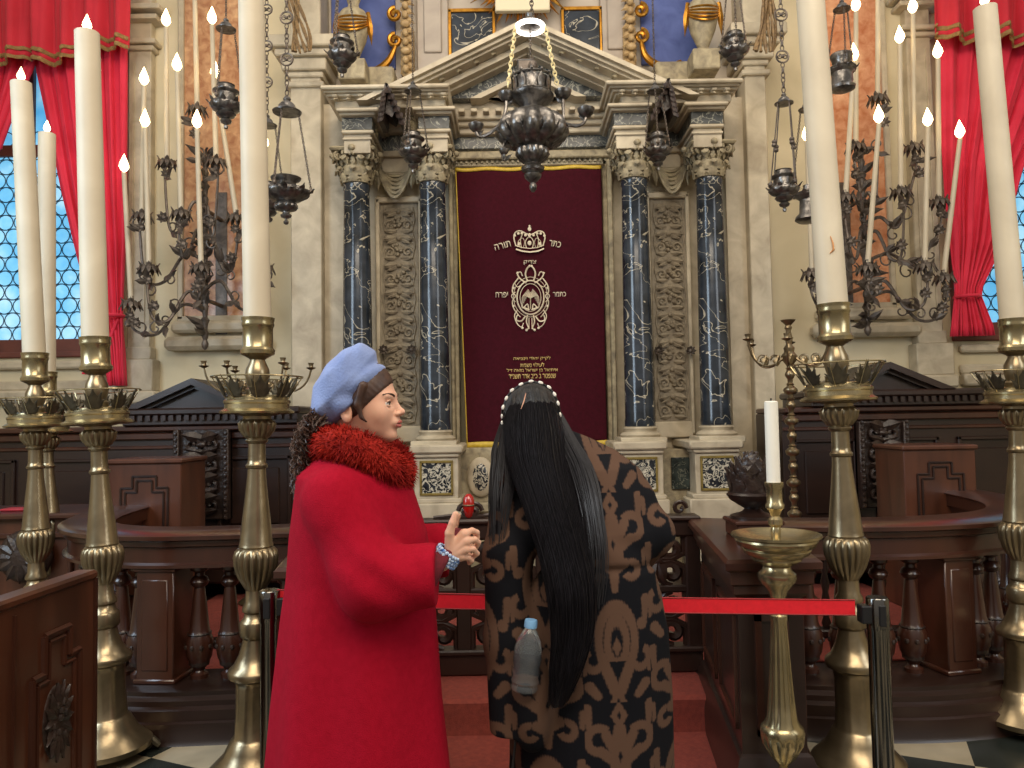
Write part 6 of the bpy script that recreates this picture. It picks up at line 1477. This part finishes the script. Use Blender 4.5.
def cloth_cols(v):
    U = (v[:, 0]-x2)+.55*(v[:, 1]-2.2)*np.sign(.001+v[:, 0]-x2)*-1*0+.0; V = v[:, 2]
    CW, CH = .186, .268; col = np.floor((U+.03)/CW); u = (U+.03)-(col+.5)*CW; Vv = V+(col % 2)*CH*.5; row = np.floor(Vv/CH); w = Vv-(row+.5)*CH
    u = u/1.22; w = w/1.22; A_ = motifA(u, w); B_ = motifB(u, w); d = np.where((row+col) % 2 == 0, A_, B_)
    d = np.minimum(d, np.minimum(c2(np.abs(u), w, (.07, .1), (.066, .06), .008, .004), c2(np.abs(u), w, (.075, -.02), (.0751, -.045), .006)))-.0026+.0005*np.sin(V*520)+.0008*np.sin(U*900+V*90); k = np.clip(.5-d/.003, 0, 1)[:, None]
    c0 = np.array(rgb('#0e0f15')[:3]); c1_ = np.array(rgb('#584236')[:3]); return c0*(1-k)+c1_*k
def subdiv(v, q):
    e = np.concatenate([q[:, [i, (i+1) % 4]] for i in range(4)]); es = np.sort(e, 1); u, inv = np.unique(es[:, 0].astype(np.int64)*len(v)+es[:, 1], return_inverse=True); n = len(v)
    mid = (v[u//n]+v[u % n])/2; cen_ = v[q].mean(1); m4 = inv.reshape(4, -1).T+n; c4 = np.arange(len(q))+n+len(mid)
    return np.concatenate([v, mid, cen_]).astype(np.float32), np.concatenate([np.stack([q[:, i], m4[:, i], c4, m4[:, i-1]], 1) for i in range(4)])
dv, dq = surfnet(dress, (x2-.35, 1.9, .2), (x2+.30, 2.52, 1.52), .0052)
dv, dq = subdiv(dv, dq)
npmesh('patterned_dress', dv, dq, 'ikat', P2, P2.location, cols=cloth_cols(dv))
# long hair: solid mass plus fine strands
HP = [((532, 418, 2.30), .090, 0), ((536, 455, 2.2), .082, .0), ((548, 500, 2.1), .067, 0), ((563, 550, 2.04), .059, 0), ((571, 590, 2.0), .055, 0), ((572, 630, 1.99), .047, 0), ((566, 668, 1.98), .036, 0), ((556, 708, 1.98), .014, 0)]
def hair2(X, Y, Z):
    d = ell(X, Y, Z, (H2.x, H2.y-.01, H2.z+.006), (.088, .098, .099))
    ch = [(Q(*p), r*.5) for p, r, _ in HP]
    e = None
    for s in (-.5, 0, .5):
        q = chain_sdf(X, Y, Z, [((c[0]+s*r*1.5, c[1]+abs(s)*.03+.012, c[2]), r*.62) for c, r in ch], .03); e = q if e is None else smin(e, q, .02)
    d = smin(d, e, .03)+.001*np.sin(300*(X+.14*Z))
    return smax(d, Y-H2.y-.035, .01)
npmesh('long_hair', *surfnet(hair2, (H2.x-.14, 1.9, .72), (H2.x+.26, 2.42, 1.72), .0048), 'hair_black', P2, P2.location)
M['hair_strand'] = mat('black_hair_strand', '#0c0b0d', '#232126', rough=.3, scale=22, stretch=(6, 6, .4)); rr = random.Random(8)
def lock(path, n_, spread, zcap=True, lo=.62, width=1.0, thick=(.7, 1.0)):
    sm = MB(); K = [(Vector(Q(*p)), r) for p, r in path]; cp = catmull([k[0] for k in K], 6); L = len(cp)-1; rs = np.interp(np.linspace(0, len(K)-1, L+1), range(len(K)), [k[1] for k in K])
    for i in range(n_):
        u = rr.uniform(-1, 1); end = rr.uniform(lo, 1.0); dp = rr.uniform(*thick); ph = rr.random()*6; wob = rr.uniform(-.008, .008); pts = []; N = 30; ws = []
        for k in range(N+1):
            t_ = end*k/N; f = t_*L; j = min(int(f), L-1); g = f-j; c = cp[j].lerp(cp[j+1], g); r_2 = (rs[j]+(rs[j+1]-rs[j])*g)*spread; th = u*1.45; kk = 1.0; dep = .66+.34*max(0, 1-t_/.3)
            if zcap and t_ < .13: q = t_/.13; kk = math.sin(PI/2*(.2+.8*q)); c = c+Vector((0, .035*(1-q), .1*math.cos(PI/2*q)))
            elif not zcap: kk = .55+.45*min(1, t_/.3)
            pts.append(c+Vector((math.sin(th)*r_2*kk+wob*min(1, t_*2)*math.sin(5*t_+ph), -math.cos(th)*r_2*dep*dp*kk, 0))); ws.append(.0019*(1-.55*(k/N)**3))
        sm.tube(pts, ws, 3, cap=False)
    return sm
lock([(p, r) for p, r, _ in HP], 700, 1.08, thick=(.92, 1.08)).build('loose_strands', 'hair_strand', P2, world=True)
lock([((510, 412, 2.29), .03), ((505, 445, 2.22), .035), ((503, 475, 2.17), .035), ((500, 505, 2.13), .028), ((497, 545, 2.1), .016)], 130, 1.0, zcap=False, lo=.5).build('side_lock', 'hair_strand', P2, world=True)
lock([((555, 412, 2.29), .03), ((566, 440, 2.22), .035), ((580, 470, 2.15), .034), ((590, 510, 2.09), .03), ((596, 560, 2.05), .026), ((594, 610, 2.03), .018)], 170, 1.0, zcap=False, lo=.5).build('side_lock', 'hair_strand', P2, world=True)
pt = MB(); pt.tube([Q(526, 393, 2.235), Q(524, 401, 2.215), Q(521, 409, 2.205)], [.001, .0028, .001], 5, flat=.5); pt.build('parting', 'skin', P2, world=True)
mb = MB(); arc = catmull([Q(502, 424, 2.26), Q(503, 408, 2.25), Q(512, 391, 2.25), Q(531, 382, 2.25), Q(549, 388, 2.25), Q(558, 404, 2.25), Q(561, 425, 2.26)], 8)
mb.tube(arc, .0035, 6); o = mb.build('headband', 'hair_black', P2, world=True); mb = MB(); tot = len(arc)
for k in range(0, tot, 4):
    p = arc[k]; d = (arc[min(k+1, tot-1)]-arc[max(k-1, 0)]).normalized(); q = d.to_track_quat('Z', 'Y').to_matrix().to_4x4(); mb.ball((0, 0, 0), (.0035, .0045, .008), 8, 6, Matrix.Translation(p+Vector((0, -.008, .002))) @ q)
mb.build('white_beads', mat('pearl_white', '#f0ece4', rough=.3), o, world=True)
p, q_ = Vector(Q(516, 736, 2.07)), Vector(Q(506, 800, 2.05)); MB().tube([p, p.lerp(q_, .5)+Vector((.004, 0, 0)), q_], .0035, 6).build('dangling_strap', 'boot', P2, world=True)
for s in (-1, 1):
    sm = MB(); X_ = x2+s*.1; sm.ball((X_, 2.26, .045), (.045, .12, .045), 14, 10); sm.lathe([(.048, .04), (.05, .12), (.056, .24)], 16, Matrix.Translation((X_, 2.18, 0))); sm.box(X_-.035, 2.12, 0, X_+.035, 2.37, .02, bev=.008); sm.build('boot', 'boot', P2, world=True)

# water bottle
bp_ = Vector(Q(527, 662, 2.01)); tp_ = Vector(Q(531, 622, 2.01)); ax = tp_-bp_; L = ax.length; bt = thing('water_bottle', 'small clear plastic water bottle with blue cap, at the hip of the patterned dress', 'bottle', bp_)
q = ax.to_track_quat('Z', 'Y').to_matrix().to_4x4()
mt, n, l, b = newmat('clear_plastic'); b.inputs['Roughness'].default_value = .08; b.inputs['Transmission Weight'].default_value = .92; b.inputs['IOR'].default_value = 1.4; b.inputs['Base Color'].default_value = rgb('#e4ecf4'); M['plastic'] = mt
MB().lathe([(.02, -.075), (.034, -.07), (.036, -.062), (.033, -.055), (.037, -.048), (.033, -.035), (.037, -.025), (.033, -.012), (.037, .0, 9, .05), (.036, L*.2, 9, .1), (.035, L*.35, 9, .1), (.029, L*.58, 9, .06), (.018, L*.78), (.0135, L*.84), (.0135, L*.86)], 24, q).build('bottle_body', 'plastic', bt)
MB().lathe([(.0155, L*.86), (.0165, L*.87, 20, .06), (.0165, L*1.03, 20, .06), (.015, L*1.06)], 40, q).build('cap', mat('blue_cap', '#7fb4e6', rough=.4), bt)
